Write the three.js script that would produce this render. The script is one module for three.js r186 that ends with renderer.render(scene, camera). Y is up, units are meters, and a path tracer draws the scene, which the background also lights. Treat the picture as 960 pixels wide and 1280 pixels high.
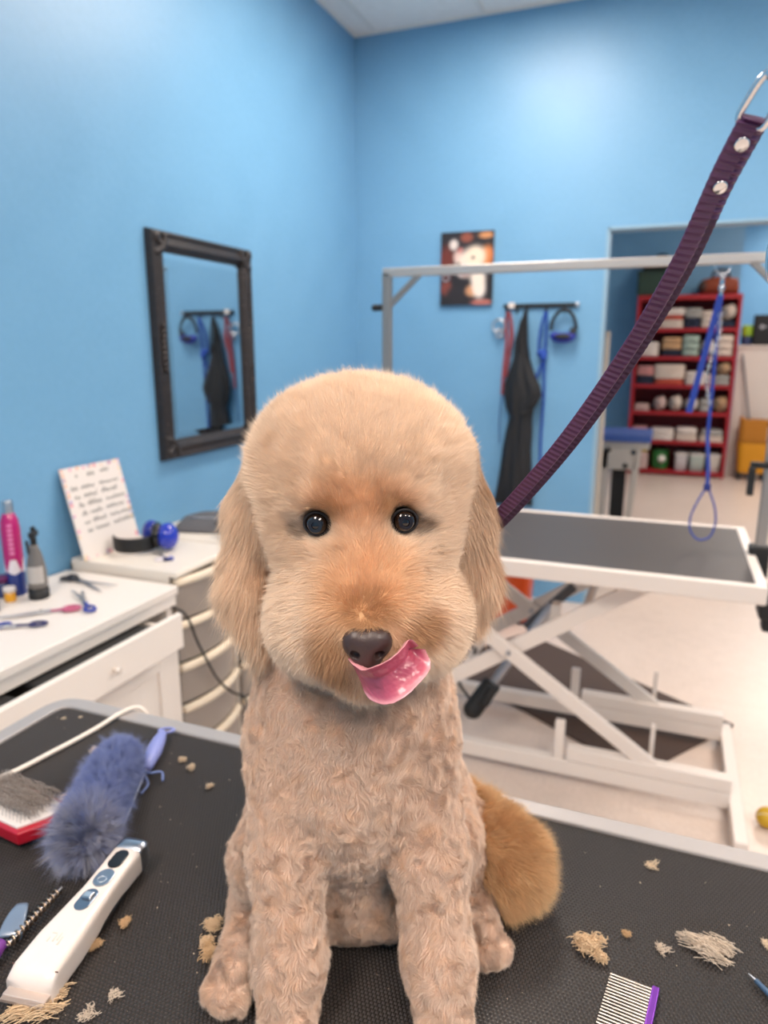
import * as THREE from 'three';
import { RoundedBoxGeometry } from 'three/addons/geometries/RoundedBoxGeometry.js';
import { mergeGeometries, mergeVertices } from 'three/addons/utils/BufferGeometryUtils.js';
import { ImprovedNoise } from 'three/addons/math/ImprovedNoise.js';
import { RectAreaLightUniformsLib } from 'three/addons/lights/RectAreaLightUniformsLib.js';

// ------------------------------------------------------------------ camera, light, exposure
const scene = new THREE.Scene();
scene.background = new THREE.Color(0x0a0c0e);
const YAW = THREE.MathUtils.degToRad(21.6);
const camera = new THREE.PerspectiveCamera(71.42, 0.75, 0.02, 60);
camera.position.set(0, 1.46, 0);
camera.rotation.set(-Math.atan(205 / 890), YAW, 0, 'YXZ');
camera.focus = 0.6;
camera.userData.fStop = 4.8;
const renderer = new THREE.WebGLRenderer({ antialias: true });
renderer.toneMapping = THREE.LinearToneMapping;
renderer.toneMappingExposure = 1.0;
renderer.shadowMap.enabled = true;
RectAreaLightUniformsLib.init();
const LIGHT = new THREE.Color().setRGB(1, 0.87, 0.765);
const LIGHT_POWER = 19;
const CEIL = 3.15, TILE_X = [-1.67, -1.06, -0.45, 0.16, 0.77, 1.38, 1.99, 2.6, 3.21], TILE_Z = [-3.5, -2.28, -1.06, 0.16, 1.38, 2.6];
const ROOM = { x0: -1.8, x1: 3.4, z0: -4.1, z1: 3.2 };
// ceiling fixtures fill tile cells: [column, row, strength]
const FIXTURES = [[1, 0, 1], [5, 0, 1], [1, 3, 1.2], [4, 3, 1.2], [6, 2, 1]];

// ------------------------------------------------------------------ helpers
const V = (x, y, z) => new THREE.Vector3(x, y, z);
function rng(seed) { let s = seed | 0; return () => { s = (s + 0x6d2b79f5) | 0; let t = Math.imul(s ^ (s >>> 15), 1 | s); t = (t + Math.imul(t ^ (t >>> 7), 61 | t)) ^ t; return ((t ^ (t >>> 14)) >>> 0) / 4294967296; }; }
const noise = new ImprovedNoise();
const taken = new Map();
function numbered(name) { const n = taken.get(name) ?? 0; taken.set(name, n + 1); return n ? `${name}_${String(n).padStart(3, '0')}` : name; }
const lerp = THREE.MathUtils.lerp, clamp = THREE.MathUtils.clamp, smooth = THREE.MathUtils.smoothstep;
const col = (hex) => new THREE.Color(hex);
function mat(color, rough = 0.6, extra = {}) { return new THREE.MeshPhysicalMaterial({ color: typeof color === 'object' ? color : new THREE.Color(color), roughness: rough, ...extra }); }
const metal = (color, rough = 0.25) => mat(color, rough, { metalness: 1 });
function strip(g) { for (const k of Object.keys(g.attributes)) if (!['position', 'normal', 'uv', 'color'].includes(k)) g.deleteAttribute(k); return g; }
function merge(list) {
  if (!Array.isArray(list)) return list;
  if (list.length === 1) return list[0];
  const colored = list.some((g) => g.attributes.color);
  const flat = list.map((g) => {
    g = strip(g.index ? g.toNonIndexed() : g);
    if (!g.attributes.uv) g.setAttribute('uv', new THREE.BufferAttribute(new Float32Array(g.attributes.position.count * 2), 2));
    if (!g.attributes.normal) g.computeVertexNormals();
    if (colored && !g.attributes.color) g.setAttribute('color', new THREE.BufferAttribute(new Float32Array(g.attributes.position.count * 3).fill(1), 3));
    return g;
  });
  return mergeGeometries(flat);
}
function obj(name, geos, material, parent = scene) {
  const m = new THREE.Mesh(merge(geos), material);
  m.name = parent === scene ? numbered(name) : name;
  m.castShadow = m.receiveShadow = true;
  parent.add(m);
  return m;
}
function tag(o, label, category, group, kind) { Object.assign(o.userData, { label, category }); if (group) o.userData.group = group; if (kind) o.userData.kind = kind; return o; }
function thing(name, label, category, p = [0, 0, 0], turn = 0, group) {
  const o = new THREE.Group(); o.name = numbered(name); o.position.set(...p); o.rotation.y = turn; scene.add(o);
  return tag(o, label, category, group);
}
function copy(o, p, turn, label, group, name) {
  const c = o.clone(); c.name = numbered(name ?? o.name.replace(/_\d{3}$/, '')); scene.add(c); c.userData = { ...o.userData };
  if (p) c.position.set(...p); if (turn !== undefined) c.rotation.y = turn; if (label) c.userData.label = label; if (group) c.userData.group = group;
  return c;
}
function struct(name, geos, material, label, category = 'wall', parent = scene) { const m = obj(name, geos, material, parent); if (parent === scene) { m.userData.kind = 'structure'; if (label) tag(m, label, category); } return m; }
function bx(w, h, d, x = 0, y = 0, z = 0, r = 0.002, seg = 2) { const g = r > 0 ? new RoundedBoxGeometry(w, h, d, seg, Math.min(r, w / 2.01, h / 2.01, d / 2.01)) : new THREE.BoxGeometry(w, h, d); return g.translate(x, y, z); }
function box6(x0, x1, y0, y1, z0, z1, r = 0.002) { return bx(x1 - x0, y1 - y0, z1 - z0, (x0 + x1) / 2, (y0 + y1) / 2, (z0 + z1) / 2, r); }
// flat box with uv in metres
function slab(x0, x1, y0, y1, z0, z1) {
  const g = new THREE.BoxGeometry(x1 - x0, y1 - y0, z1 - z0).translate((x0 + x1) / 2, (y0 + y1) / 2, (z0 + z1) / 2);
  const p = g.attributes.position, n = g.attributes.normal, uv = g.attributes.uv;
  for (let i = 0; i < p.count; i++) { const ax = Math.abs(n.getX(i)), ay = Math.abs(n.getY(i)); uv.setXY(i, ax > 0.5 ? p.getZ(i) : p.getX(i), ay > 0.5 ? p.getZ(i) : p.getY(i)); }
  return g;
}
function cyl(a, b, r0, r1 = r0, seg = 16) {
  const d = b.clone().sub(a), g = new THREE.CylinderGeometry(r1, r0, d.length(), seg);
  return g.applyQuaternion(new THREE.Quaternion().setFromUnitVectors(V(0, 1, 0), d.clone().normalize())).translate((a.x + b.x) / 2, (a.y + b.y) / 2, (a.z + b.z) / 2);
}
function bar(a, b, w, h, r = 0.002, up = V(0, 1, 0)) { // square tube from a to b: w across, h along up
  const d = b.clone().sub(a), L = d.length(), z = d.normalize(), x = up.clone().cross(z).normalize(), y = z.clone().cross(x);
  return bx(w, h, L, 0, 0, 0, r).applyMatrix4(new THREE.Matrix4().makeBasis(x, y, z)).translate((a.x + b.x) / 2, (a.y + b.y) / 2, (a.z + b.z) / 2);
}
function tube(pts, r, seg = 40, rad = 8, closed = false) { return new THREE.TubeGeometry(new THREE.CatmullRomCurve3(pts, closed), seg, r, rad, closed); }
const lathe = (pts, seg = 28) => new THREE.LatheGeometry(pts.map(([x, y]) => new THREE.Vector2(x, y)), seg);
function ball(x, y, z, rx, ry = rx, rz = rx, seg = 20) { return new THREE.SphereGeometry(1, seg, Math.ceil(seg * 0.7)).scale(rx, ry, rz).translate(x, y, z); }
// surface through rings of points, closed round each ring, with end caps
function loft(rings, caps = true) {
  const m = rings[0].length, pos = [], idx = [], uv = [];
  rings.forEach((r, i) => r.forEach((p, j) => { pos.push(p.x, p.y, p.z); uv.push(j / m, i / (rings.length - 1)); }));
  for (let i = 0; i + 1 < rings.length; i++) for (let j = 0; j < m; j++) { const a = i * m + j, b = i * m + (j + 1) % m; idx.push(a, b, a + m, b, b + m, a + m); }
  if (caps) for (const [k, flip] of [[0, true], [rings.length - 1, false]]) {
    const c = rings[k].reduce((s, p) => s.add(p), V(0, 0, 0)).divideScalar(m), n = pos.length / 3; pos.push(c.x, c.y, c.z); uv.push(0.5, 0.5);
    for (let j = 0; j < m; j++) { const a = k * m + j, b = k * m + (j + 1) % m; flip ? idx.push(n, b, a) : idx.push(n, a, b); }
  }
  const g = new THREE.BufferGeometry(); g.setAttribute('position', new THREE.Float32BufferAttribute(pos, 3)); g.setAttribute('uv', new THREE.Float32BufferAttribute(uv, 2)); g.setIndex(idx); g.computeVertexNormals();
  return g;
}
function ring(cx, cy, z, w, h, n = 2.6, m = 28) { // superellipse ring in the xy plane at z
  return Array.from({ length: m }, (_, i) => { const t = i / m * Math.PI * 2, c = Math.cos(t), s = Math.sin(t); return V(cx + w / 2 * Math.sign(c) * Math.abs(c) ** (2 / n), cy + h / 2 * Math.sign(s) * Math.abs(s) ** (2 / n), z); });
}
function dataTex(n, f, srgb = true) { // f(u, v) -> [r, g, b] 0..255
  const d = new Uint8Array(n * n * 4);
  for (let y = 0; y < n; y++) for (let x = 0; x < n; x++) { const c = f(x / n, y / n), i = (y * n + x) * 4; d[i] = c[0]; d[i + 1] = c[1]; d[i + 2] = c[2]; d[i + 3] = 255; }
  const t = new THREE.DataTexture(d, n, n); t.wrapS = t.wrapT = THREE.RepeatWrapping; t.magFilter = THREE.LinearFilter; if (srgb) t.colorSpace = THREE.SRGBColorSpace; t.needsUpdate = true;
  return t;
}
// noise that repeats over the unit square
function tileNoise(u, v, f, seed = 0) {
  const n = (x, y) => noise.noise(x * f + seed, y * f + seed * 0.7, seed);
  return (n(u, v) * (1 - u) + n(u - 1, v) * u) * (1 - v) + (n(u, v - 1) * (1 - u) + n(u - 1, v - 1) * u) * v;
}
function canvasTex(w, h, draw) { const c = document.createElement('canvas'); c.width = w; c.height = h; draw(c.getContext('2d'), w, h); const t = new THREE.CanvasTexture(c); t.colorSpace = THREE.SRGBColorSpace; return t; }

// ------------------------------------------------------------------ signed-distance meshing
function roundCone(px, py, pz, c) {
  const bx_ = c.b[0] - c.a[0], by = c.b[1] - c.a[1], bz = c.b[2] - c.a[2], dx = px - c.a[0], dy = py - c.a[1], dz = pz - c.a[2];
  const t = clamp((dx * bx_ + dy * by + dz * bz) / (bx_ * bx_ + by * by + bz * bz), 0, 1), qx = dx - bx_ * t, qy = dy - by * t, qz = dz - bz * t;
  return Math.sqrt(qx * qx + qy * qy + qz * qz) - (c.r0 + (c.r1 - c.r0) * t);
}
function ellip(px, py, pz, c) {
  const x = (px - c.c[0]) / c.r[0], y = (py - c.c[1]) / c.r[1], z = (pz - c.c[2]) / c.r[2], k = Math.sqrt(x * x + y * y + z * z);
  const gx = x / c.r[0], gy = y / c.r[1], gz = z / c.r[2], g = Math.sqrt(gx * gx + gy * gy + gz * gz);
  return g < 1e-6 ? -Math.min(...c.r) : k * (k - 1) / g;
}
const smin = (a, b, k) => { const h = Math.max(k - Math.abs(a - b), 0) / k; return Math.min(a, b) - h * h * k * 0.25; };
const prim = (x, y, z, c) => (c.c ? ellip(x, y, z, c) : roundCone(x, y, z, c));
function surfaceNets(f, lo, hi, cell) {
  const n = [0, 1, 2].map((k) => Math.ceil((hi[k] - lo[k]) / cell) + 1), [nx, ny, nz] = n, F = new Float32Array(nx * ny * nz), at = (i, j, k) => (k * ny + j) * nx + i;
  for (let k = 0; k < nz; k += 1) for (let j = 0; j < ny; j++) for (let i = 0; i < nx;) {
    const d = f(lo[0] + i * cell, lo[1] + j * cell, lo[2] + k * cell), s = Math.max(1, Math.min(nx - i, Math.floor(Math.abs(d) / cell * 0.5)));
    for (let q = 0; q < s; q++) F[at(i + q, j, k)] = d;
    i += s;
  }
  const id = new Int32Array(nx * ny * nz).fill(-1), pos = [], idx = [];
  const E = [[0, 1], [0, 2], [0, 4], [1, 3], [1, 5], [2, 3], [2, 6], [3, 7], [4, 5], [4, 6], [5, 7], [6, 7]];
  const c8 = new Float32Array(8);
  for (let k = 0; k + 1 < nz; k++) for (let j = 0; j + 1 < ny; j++) for (let i = 0; i + 1 < nx; i++) {
    let neg = 0; for (let q = 0; q < 8; q++) { c8[q] = F[at(i + (q & 1), j + (q >> 1 & 1), k + (q >> 2))]; if (c8[q] < 0) neg++; }
    if (!neg || neg === 8) continue;
    let x = 0, y = 0, z = 0, m = 0;
    for (const [a, b] of E) if ((c8[a] < 0) !== (c8[b] < 0)) { const t = c8[a] / (c8[a] - c8[b]); x += lerp(a & 1, b & 1, t); y += lerp(a >> 1 & 1, b >> 1 & 1, t); z += lerp(a >> 2, b >> 2, t); m++; }
    id[at(i, j, k)] = pos.length / 3; pos.push(lo[0] + (i + x / m) * cell, lo[1] + (j + y / m) * cell, lo[2] + (k + z / m) * cell);
  }
  const quad = (a, b, c, d, flip) => { if (a < 0 || b < 0 || c < 0 || d < 0) return; flip ? idx.push(a, b, c, a, c, d) : idx.push(a, c, b, a, d, c); };
  for (let k = 1; k + 1 < nz; k++) for (let j = 1; j + 1 < ny; j++) for (let i = 1; i + 1 < nx; i++) {
    const s = F[at(i, j, k)] < 0;
    if (s !== F[at(i + 1, j, k)] < 0) quad(id[at(i, j - 1, k - 1)], id[at(i, j, k - 1)], id[at(i, j, k)], id[at(i, j - 1, k)], s);
    if (s !== F[at(i, j + 1, k)] < 0) quad(id[at(i - 1, j, k - 1)], id[at(i - 1, j, k)], id[at(i, j, k)], id[at(i, j, k - 1)], s);
    if (s !== F[at(i, j, k + 1)] < 0) quad(id[at(i - 1, j - 1, k)], id[at(i, j - 1, k)], id[at(i, j, k)], id[at(i - 1, j, k)], s);
  }
  const g = new THREE.BufferGeometry(); g.setAttribute('position', new THREE.Float32BufferAttribute(pos, 3)); g.setIndex(idx); g.computeVertexNormals();
  return g;
}
// ------------------------------------------------------------------ tufts of hair
function tuftGeometry(seed, strands, spread, bend, width, curl = 0, seg = 3) {
  const R = rng(seed), pos = [], nor = [], idx = [];
  for (let s = 0; s < strands; s++) {
    const a = R() * 6.283, q = Math.sqrt(R()) * spread, ox = Math.cos(a) * q, oz = Math.sin(a) * q, L = 0.7 + R() * 0.45, b = bend * (0.5 + R()), lx = (R() - 0.5) * 0.5, lz = (R() - 0.5) * 0.4, face = R() * 6.283, ph = R() * 6.283, b0 = pos.length / 3;
    const wx = Math.cos(face), wz = Math.sin(face);
    for (let i = 0; i <= seg; i++) {
      const t = i / seg, cx = ox + lx * t + curl * Math.sin(ph + t * 5) * t, cy = L * (t - 0.25 * b * t * t) - 0.06, cz = oz + lz * t + b * t * t + curl * Math.cos(ph + t * 5) * t, w = width * (1 - 0.8 * t);
      for (const e of i === seg ? [0] : [-1, 1]) { pos.push(cx + wx * w * e, cy, cz + wz * w * e); nor.push(-wz, 0.35, wx); }
    }
    for (let i = 0; i < seg; i++) { const p = b0 + i * 2; i === seg - 1 ? idx.push(p, p + 1, p + 2) : idx.push(p, p + 1, p + 2, p + 1, p + 3, p + 2); }
  }
  const g = new THREE.BufferGeometry(); g.setAttribute('position', new THREE.Float32BufferAttribute(pos, 3)); g.setAttribute('normal', new THREE.Float32BufferAttribute(nor, 3)); g.setIndex(idx);
  const n = g.attributes.normal, v = V(); for (let i = 0; i < n.count; i++) { v.fromBufferAttribute(n, i).normalize(); n.setXYZ(i, v.x, v.y, v.z); }
  return g;
}
const hairMat = (extra = {}) => mat(0xffffff, 0.75, { transmission: 0.3, thickness: 0, specularIntensity: 0.35, ...extra });
// sow tufts over a surface: style(p, n) -> {dir, flow, len, wid, color} or null
function sowTufts(name, geo, surface, density, seed, style, material, parent) {
  const R = rng(seed), p = surface.attributes.position, n = surface.attributes.normal, ix = surface.index, M = [], C = [];
  const A = V(), B = V(), Cc = V(), nA = V(), nB = V(), nC = V(), P = V(), N = V(), x = V(), y = V(), z = V(), m4 = new THREE.Matrix4();
  let carry = 0;
  for (let t = 0; t < ix.count; t += 3) {
    const a = ix.getX(t), b = ix.getX(t + 1), c = ix.getX(t + 2);
    A.fromBufferAttribute(p, a); B.fromBufferAttribute(p, b); Cc.fromBufferAttribute(p, c);
    carry += x.subVectors(B, A).cross(y.subVectors(Cc, A)).length() / 2 * density;
    while (carry > R()) {
      carry -= 1;
      let u = R(), v = R(); if (u + v > 1) { u = 1 - u; v = 1 - v; }
      P.copy(A).multiplyScalar(1 - u - v).addScaledVector(B, u).addScaledVector(Cc, v);
      N.fromBufferAttribute(n, a).multiplyScalar(1 - u - v).addScaledVector(nB.fromBufferAttribute(n, b), u).addScaledVector(nC.fromBufferAttribute(n, c), v).normalize();
      const s = style(P, N, R); if (!s) continue;
      y.copy(s.dir).normalize(); z.copy(s.flow).addScaledVector(y, -s.flow.dot(y)); if (z.lengthSq() < 1e-8) z.set(y.y, y.z, y.x).cross(y); z.normalize(); x.crossVectors(y, z);
      const W = s.wid ?? s.len;
      m4.makeBasis(x.multiplyScalar(W), y.multiplyScalar(s.len), z.multiplyScalar(W)).setPosition(P);
      M.push(m4.toArray()); C.push(s.color);
    }
  }
  const im = new THREE.InstancedMesh(geo, material, M.length);
  M.forEach((e, i) => { im.instanceMatrix.array.set(e, i * 16); im.setColorAt(i, C[i]); });
  im.name = name; im.userData.kind = 'stuff'; im.castShadow = im.receiveShadow = true; parent.add(im);
  return im;
}

// ------------------------------------------------------------------ materials of the place
const M = {};
{
  const wallTex = dataTex(512, (u, v) => { const k = tileNoise(u, v, 5, 1) * 5 + tileNoise(u, v, 40, 2) * 3 + tileNoise(u, v, 130, 4) * 3; return [115 + k, 167 + k, 204 + k]; });
  const wallBump = dataTex(512, (u, v) => { const k = 128 + tileNoise(u, v, 60, 3) * 70 + tileNoise(u, v, 150, 5) * 50; return [k, k, k]; }, false);
  M.wall = mat(0xffffff, 0.42, { map: wallTex, bumpMap: wallBump, bumpScale: 0.0006 });
  const floorTex = dataTex(1024, (u, v) => { const k = tileNoise(u, v, 4, 9) * 7 + tileNoise(u, v, 30, 7) * 6 + tileNoise(u, v, 140, 8) * 9; return [217 + k, 199 + k, 186 + k]; });
  floorTex.repeat.set(0.5, 0.5);
  M.floor = mat(0xffffff, 0.32, { map: floorTex });
  const ceilTex = dataTex(512, (u, v) => { const k = tileNoise(u, v, 12, 12) * 5, pit = tileNoise(u, v, 110, 11) > 0.42 ? -38 : 0; return [240 + k + pit, 238 + k + pit, 234 + k + pit]; });
  ceilTex.repeat.set(1.6, 1.6);
  M.ceil = mat(0xffffff, 0.95, { map: ceilTex });
  M.white = mat(0xe9e2da, 0.4);
  M.whitePaint = mat(0xe8dfd6, 0.45);
  M.tbar = mat(0xe6e4df, 0.5);
  M.steel = metal(0xc9c9cc, 0.28);
  M.chrome = metal(0xd8d8da, 0.12);
  M.alu = metal(0xb4b5ba, 0.42);
  M.black = mat(0x151516, 0.55);
  M.blackGloss = mat(0x0d0d0f, 0.25);
  M.rubber = mat(0x262423, 0.6);
}

// ------------------------------------------------------------------ room shell
{
  const t = 0.12, { x0, x1, z0, z1 } = ROOM, DX = -0.368, DY = 2.072, BX0 = -1.3, BX1 = 4.2, BZ = -11.2;
  struct('floor', slab(-2.2, 4.6, -0.1, 0, -11.5, z1 + t), M.floor, 'cream vinyl floor with a soft shine', 'floor');
  struct('wall_left', slab(x0 - t, x0, 0, CEIL, z0 - t, z1 + t), M.wall, 'sky blue painted wall behind the mirror', 'wall');
  struct('wall_back', [slab(x0, DX, 0, CEIL, z0 - t, z0), slab(DX, x1 + t, DY, CEIL, z0 - t, z0), slab(2.6, x1 + t, 0, DY, z0 - t, z0)], M.wall, 'sky blue wall with the coat rack and a wide opening', 'wall');
  struct('wall_right', slab(x1, x1 + t, 0, CEIL, z0, z1), M.wall, 'blue side wall opposite the mirror', 'wall');
  struct('wall_front', slab(x0, x1 + t, 0, CEIL, z1, z1 + t), M.wall, 'blue wall facing the coat rack', 'wall');
  const jamb = struct('trim_1', [slab(DX - 0.004, DX + 0.012, 0, DY, z0 - t - 0.004, z0 + 0.004), slab(DX, 2.6, DY - 0.012, DY + 0.002, z0 - t - 0.004, z0 + 0.004)], mat(0x8fb2c8, 0.4), 'thin metal edging round the wide wall opening', 'trim');
  // back room beyond the opening
  struct('wall_far', slab(BX0, 0.64, 0, CEIL, -9.45, -9.33), M.wall, 'blue partition behind the red towel shelf', 'wall');
  struct('wall_far_side', slab(0.58, 0.64, 0, CEIL, -11.2, -9.45), M.wall, 'short blue return wall beside the partition', 'wall');
  struct('wall_beyond', slab(0.5, BX1, 0, CEIL, BZ - t, BZ), M.wall, 'bright blue wall far behind the white half wall', 'wall');
  struct('wall_back_room_left', slab(BX0 - t, BX0, 0, CEIL, -9.45, z0 - t), M.wall, 'blue side wall of the back room', 'wall');
  struct('wall_back_room_right', slab(BX1, BX1 + t, 0, CEIL, BZ, z0 - t), M.wall, 'blue side wall past the mop bucket', 'wall');
  struct('wall_back_room_near', slab(x1, BX1, 0, CEIL, z0 - 2 * t, z0 - t), M.wall, 'blue wall closing off the back room', 'wall');
  struct('wall_half', [slab(0.69, BX1, 0, 1.46, -9.3, -9.2), slab(0.68, BX1, 1.46, 1.49, -9.32, -9.18)], mat(0xe4d9cf, 0.5), 'white half wall beside the red towel shelf', 'wall');
  struct('ceiling_back_room', slab(-2.2, 4.6, CEIL, CEIL + 0.1, -11.4, z0 - t), M.ceil, 'plain white ceiling of the back room', 'ceiling');
  // suspended ceiling: a grid of bars with tiles laid in it
  const c = struct('ceiling', slab(x0 - t, x1 + t, CEIL + 0.12, CEIL + 0.2, z0 - t, z1 + t), M.ceil, 'suspended ceiling of white speckled tiles', 'ceiling');
  const xs = [x0, ...TILE_X, x1], zs = [z0, ...TILE_Z, z1], bars = [];
  for (const x of TILE_X) bars.push(bx(0.024, 0.03, z1 - z0, x, CEIL + 0.013, (z0 + z1) / 2, 0));
  for (const z of TILE_Z) bars.push(bx(x1 - x0, 0.03, 0.024, (x0 + x1) / 2, CEIL + 0.0135, z, 0));
  bars.push(bx(0.02, 0.03, z1 - z0, x0 + 0.01, CEIL + 0.013, (z0 + z1) / 2, 0), bx(x1 - x0, 0.03, 0.02, (x0 + x1) / 2, CEIL + 0.013, z0 + 0.01, 0));
  obj('ceiling_grid', bars, M.tbar, c);
  const used = new Set(FIXTURES.map(([i, k]) => `${i + 1},${k + 1}`));
  for (let i = 0; i + 1 < xs.length; i++) for (let k = 0; k + 1 < zs.length; k++) {
    if (used.has(`${i},${k}`)) continue;
    const w = xs[i + 1] - xs[i] - 0.026, d = zs[k + 1] - zs[k] - 0.026; if (w < 0.03 || d < 0.03) continue;
    const g = slab(xs[i] + 0.013, xs[i + 1] - 0.013, CEIL + 0.006, CEIL + 0.022, zs[k] + 0.013, zs[k + 1] - 0.013);
    obj('ceiling_tile', g, M.ceil, c);
  }
}
// ceiling light fixtures
const diffuserMat = mat(0xf4f2ee, 0.6, { emissive: LIGHT, emissiveIntensity: LIGHT_POWER * 0.5 });
function ceilingLight(x, z, w, d, strength, label) {
  const g = thing('ceiling_light', label, 'ceiling light', [x, CEIL, z], 0, 'fluorescent panels in the ceiling');
  obj('frame', [bx(w, 0.03, 0.03, 0, 0.0, d / 2 - 0.015), bx(w, 0.03, 0.03, 0, 0.0, -d / 2 + 0.015), bx(0.03, 0.03, d - 0.06, w / 2 - 0.015, 0, 0), bx(0.03, 0.03, d - 0.06, -w / 2 + 0.015, 0, 0)], M.tbar, g);
  obj('light_diffuser', bx(w - 0.06, 0.012, d - 0.06, 0, 0.008, 0, 0.002), diffuserMat, g);
  const l = new THREE.RectAreaLight(LIGHT, LIGHT_POWER * strength, w - 0.07, d - 0.07); l.name = 'panel_light'; l.position.set(0, -0.004, 0); l.rotation.x = -Math.PI / 2; g.add(l);
}
const PANEL = ['fluorescent ceiling panel between the mirror and the coat rack wall', 'fluorescent ceiling panel in front of the wide wall opening', 'fluorescent ceiling panel next to the blue wall of the white cabinet', 'fluorescent ceiling panel over the open end of the near table', 'fluorescent ceiling panel close to the wall opposite the mirror'];
FIXTURES.forEach(([i, k, s], n) => ceilingLight((TILE_X[i] + TILE_X[i + 1]) / 2, (TILE_Z[k] + TILE_Z[k + 1]) / 2, 0.584, 1.194, s, PANEL[n]));
ceilingLight(1.1, -6.9, 0.6, 1.2, 1.6, 'fluorescent panel on the back room ceiling');
ceilingLight(2.9, -6.9, 0.6, 1.2, 1.2, 'fluorescent panel over the far side of the back room');
ceilingLight(1.7, -10.2, 0.6, 1.2, 1.4, 'fluorescent panel above the space behind the half wall');

// ------------------------------------------------------------------ the near grooming table
const TY = 0.8, TX0 = -1.045, TX1 = 0.265, TZ0 = -0.95, TZ1 = -0.30;
{
  const g = thing('grooming_table', 'near grooming table with black studded rubber mat and aluminium edging under the dog', 'table', [0, 0, 0]);
  const rr = (x0, x1, z0, z1, r) => { const s = new THREE.Shape(); s.moveTo(x0 + r, z0); s.lineTo(x1 - r, z0); s.quadraticCurveTo(x1, z0, x1, z0 + r); s.lineTo(x1, z1 - r); s.quadraticCurveTo(x1, z1, x1 - r, z1); s.lineTo(x0 + r, z1); s.quadraticCurveTo(x0, z1, x0, z1 - r); s.lineTo(x0, z0 + r); s.quadraticCurveTo(x0, z0, x0 + r, z0); return s; };
  const outer = rr(TX0, TX1, -TZ1, -TZ0, 0.055); outer.holes.push(rr(TX0 + 0.026, TX1 - 0.026, -TZ1 + 0.026, -TZ0 - 0.026, 0.03));
  const rim = new THREE.ExtrudeGeometry(outer, { depth: 0.03, bevelEnabled: true, bevelSize: 0.003, bevelThickness: 0.003, bevelSegments: 2, curveSegments: 8 }).rotateX(-Math.PI / 2).translate(0, TY - 0.03, 0);
  obj('edge_rim', rim, mat(0xb5aeaa, 0.45, { metalness: 0.35 }), g);
  const top = new THREE.ExtrudeGeometry(rr(TX0 + 0.024, TX1 - 0.024, -TZ1 + 0.024, -TZ0 - 0.024, 0.03), { depth: 0.028, bevelEnabled: false, curveSegments: 8 }).rotateX(-Math.PI / 2).translate(0, TY - 0.03, 0);
  const mt = obj('rubber_mat', top, mat(0x1f1d1c, 0.5), g);
  // studs: low four-sided pyramids in staggered rows
  const pitch = 0.0047, studs = [], m4 = new THREE.Matrix4();
  for (let k = 0, z = TZ0 + 0.032; z < TZ1 - 0.03; z += pitch * 0.9, k++) for (let x = TX0 + 0.032 + (k % 2) * pitch / 2; x < TX1 - 0.03; x += pitch) studs.push([x, z]);
  const sg = new THREE.CylinderGeometry(0.0010, 0.0023, 0.0016, 4, 1).rotateY(Math.PI / 4).toNonIndexed(); sg.computeVertexNormals();
  const im = new THREE.InstancedMesh(sg, mat(0x453f3c, 0.36), studs.length);
  studs.forEach(([x, z], i) => im.setMatrixAt(i, m4.makeTranslation(x, TY - 0.0013, z)));
  im.name = 'mat_studs'; im.userData.kind = 'stuff'; im.castShadow = im.receiveShadow = true; g.add(im);
  obj('underframe', [bx(1.14, 0.04, 0.5, -0.39, TY - 0.055, -0.62)], M.steel, g);
  for (const sx of [-0.95, 0.17]) for (const sz of [-0.88, -0.37]) obj('leg', cyl(V(sx, 0, sz), V(sx, TY - 0.05, sz), 0.016), M.steel, g);
}

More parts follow.
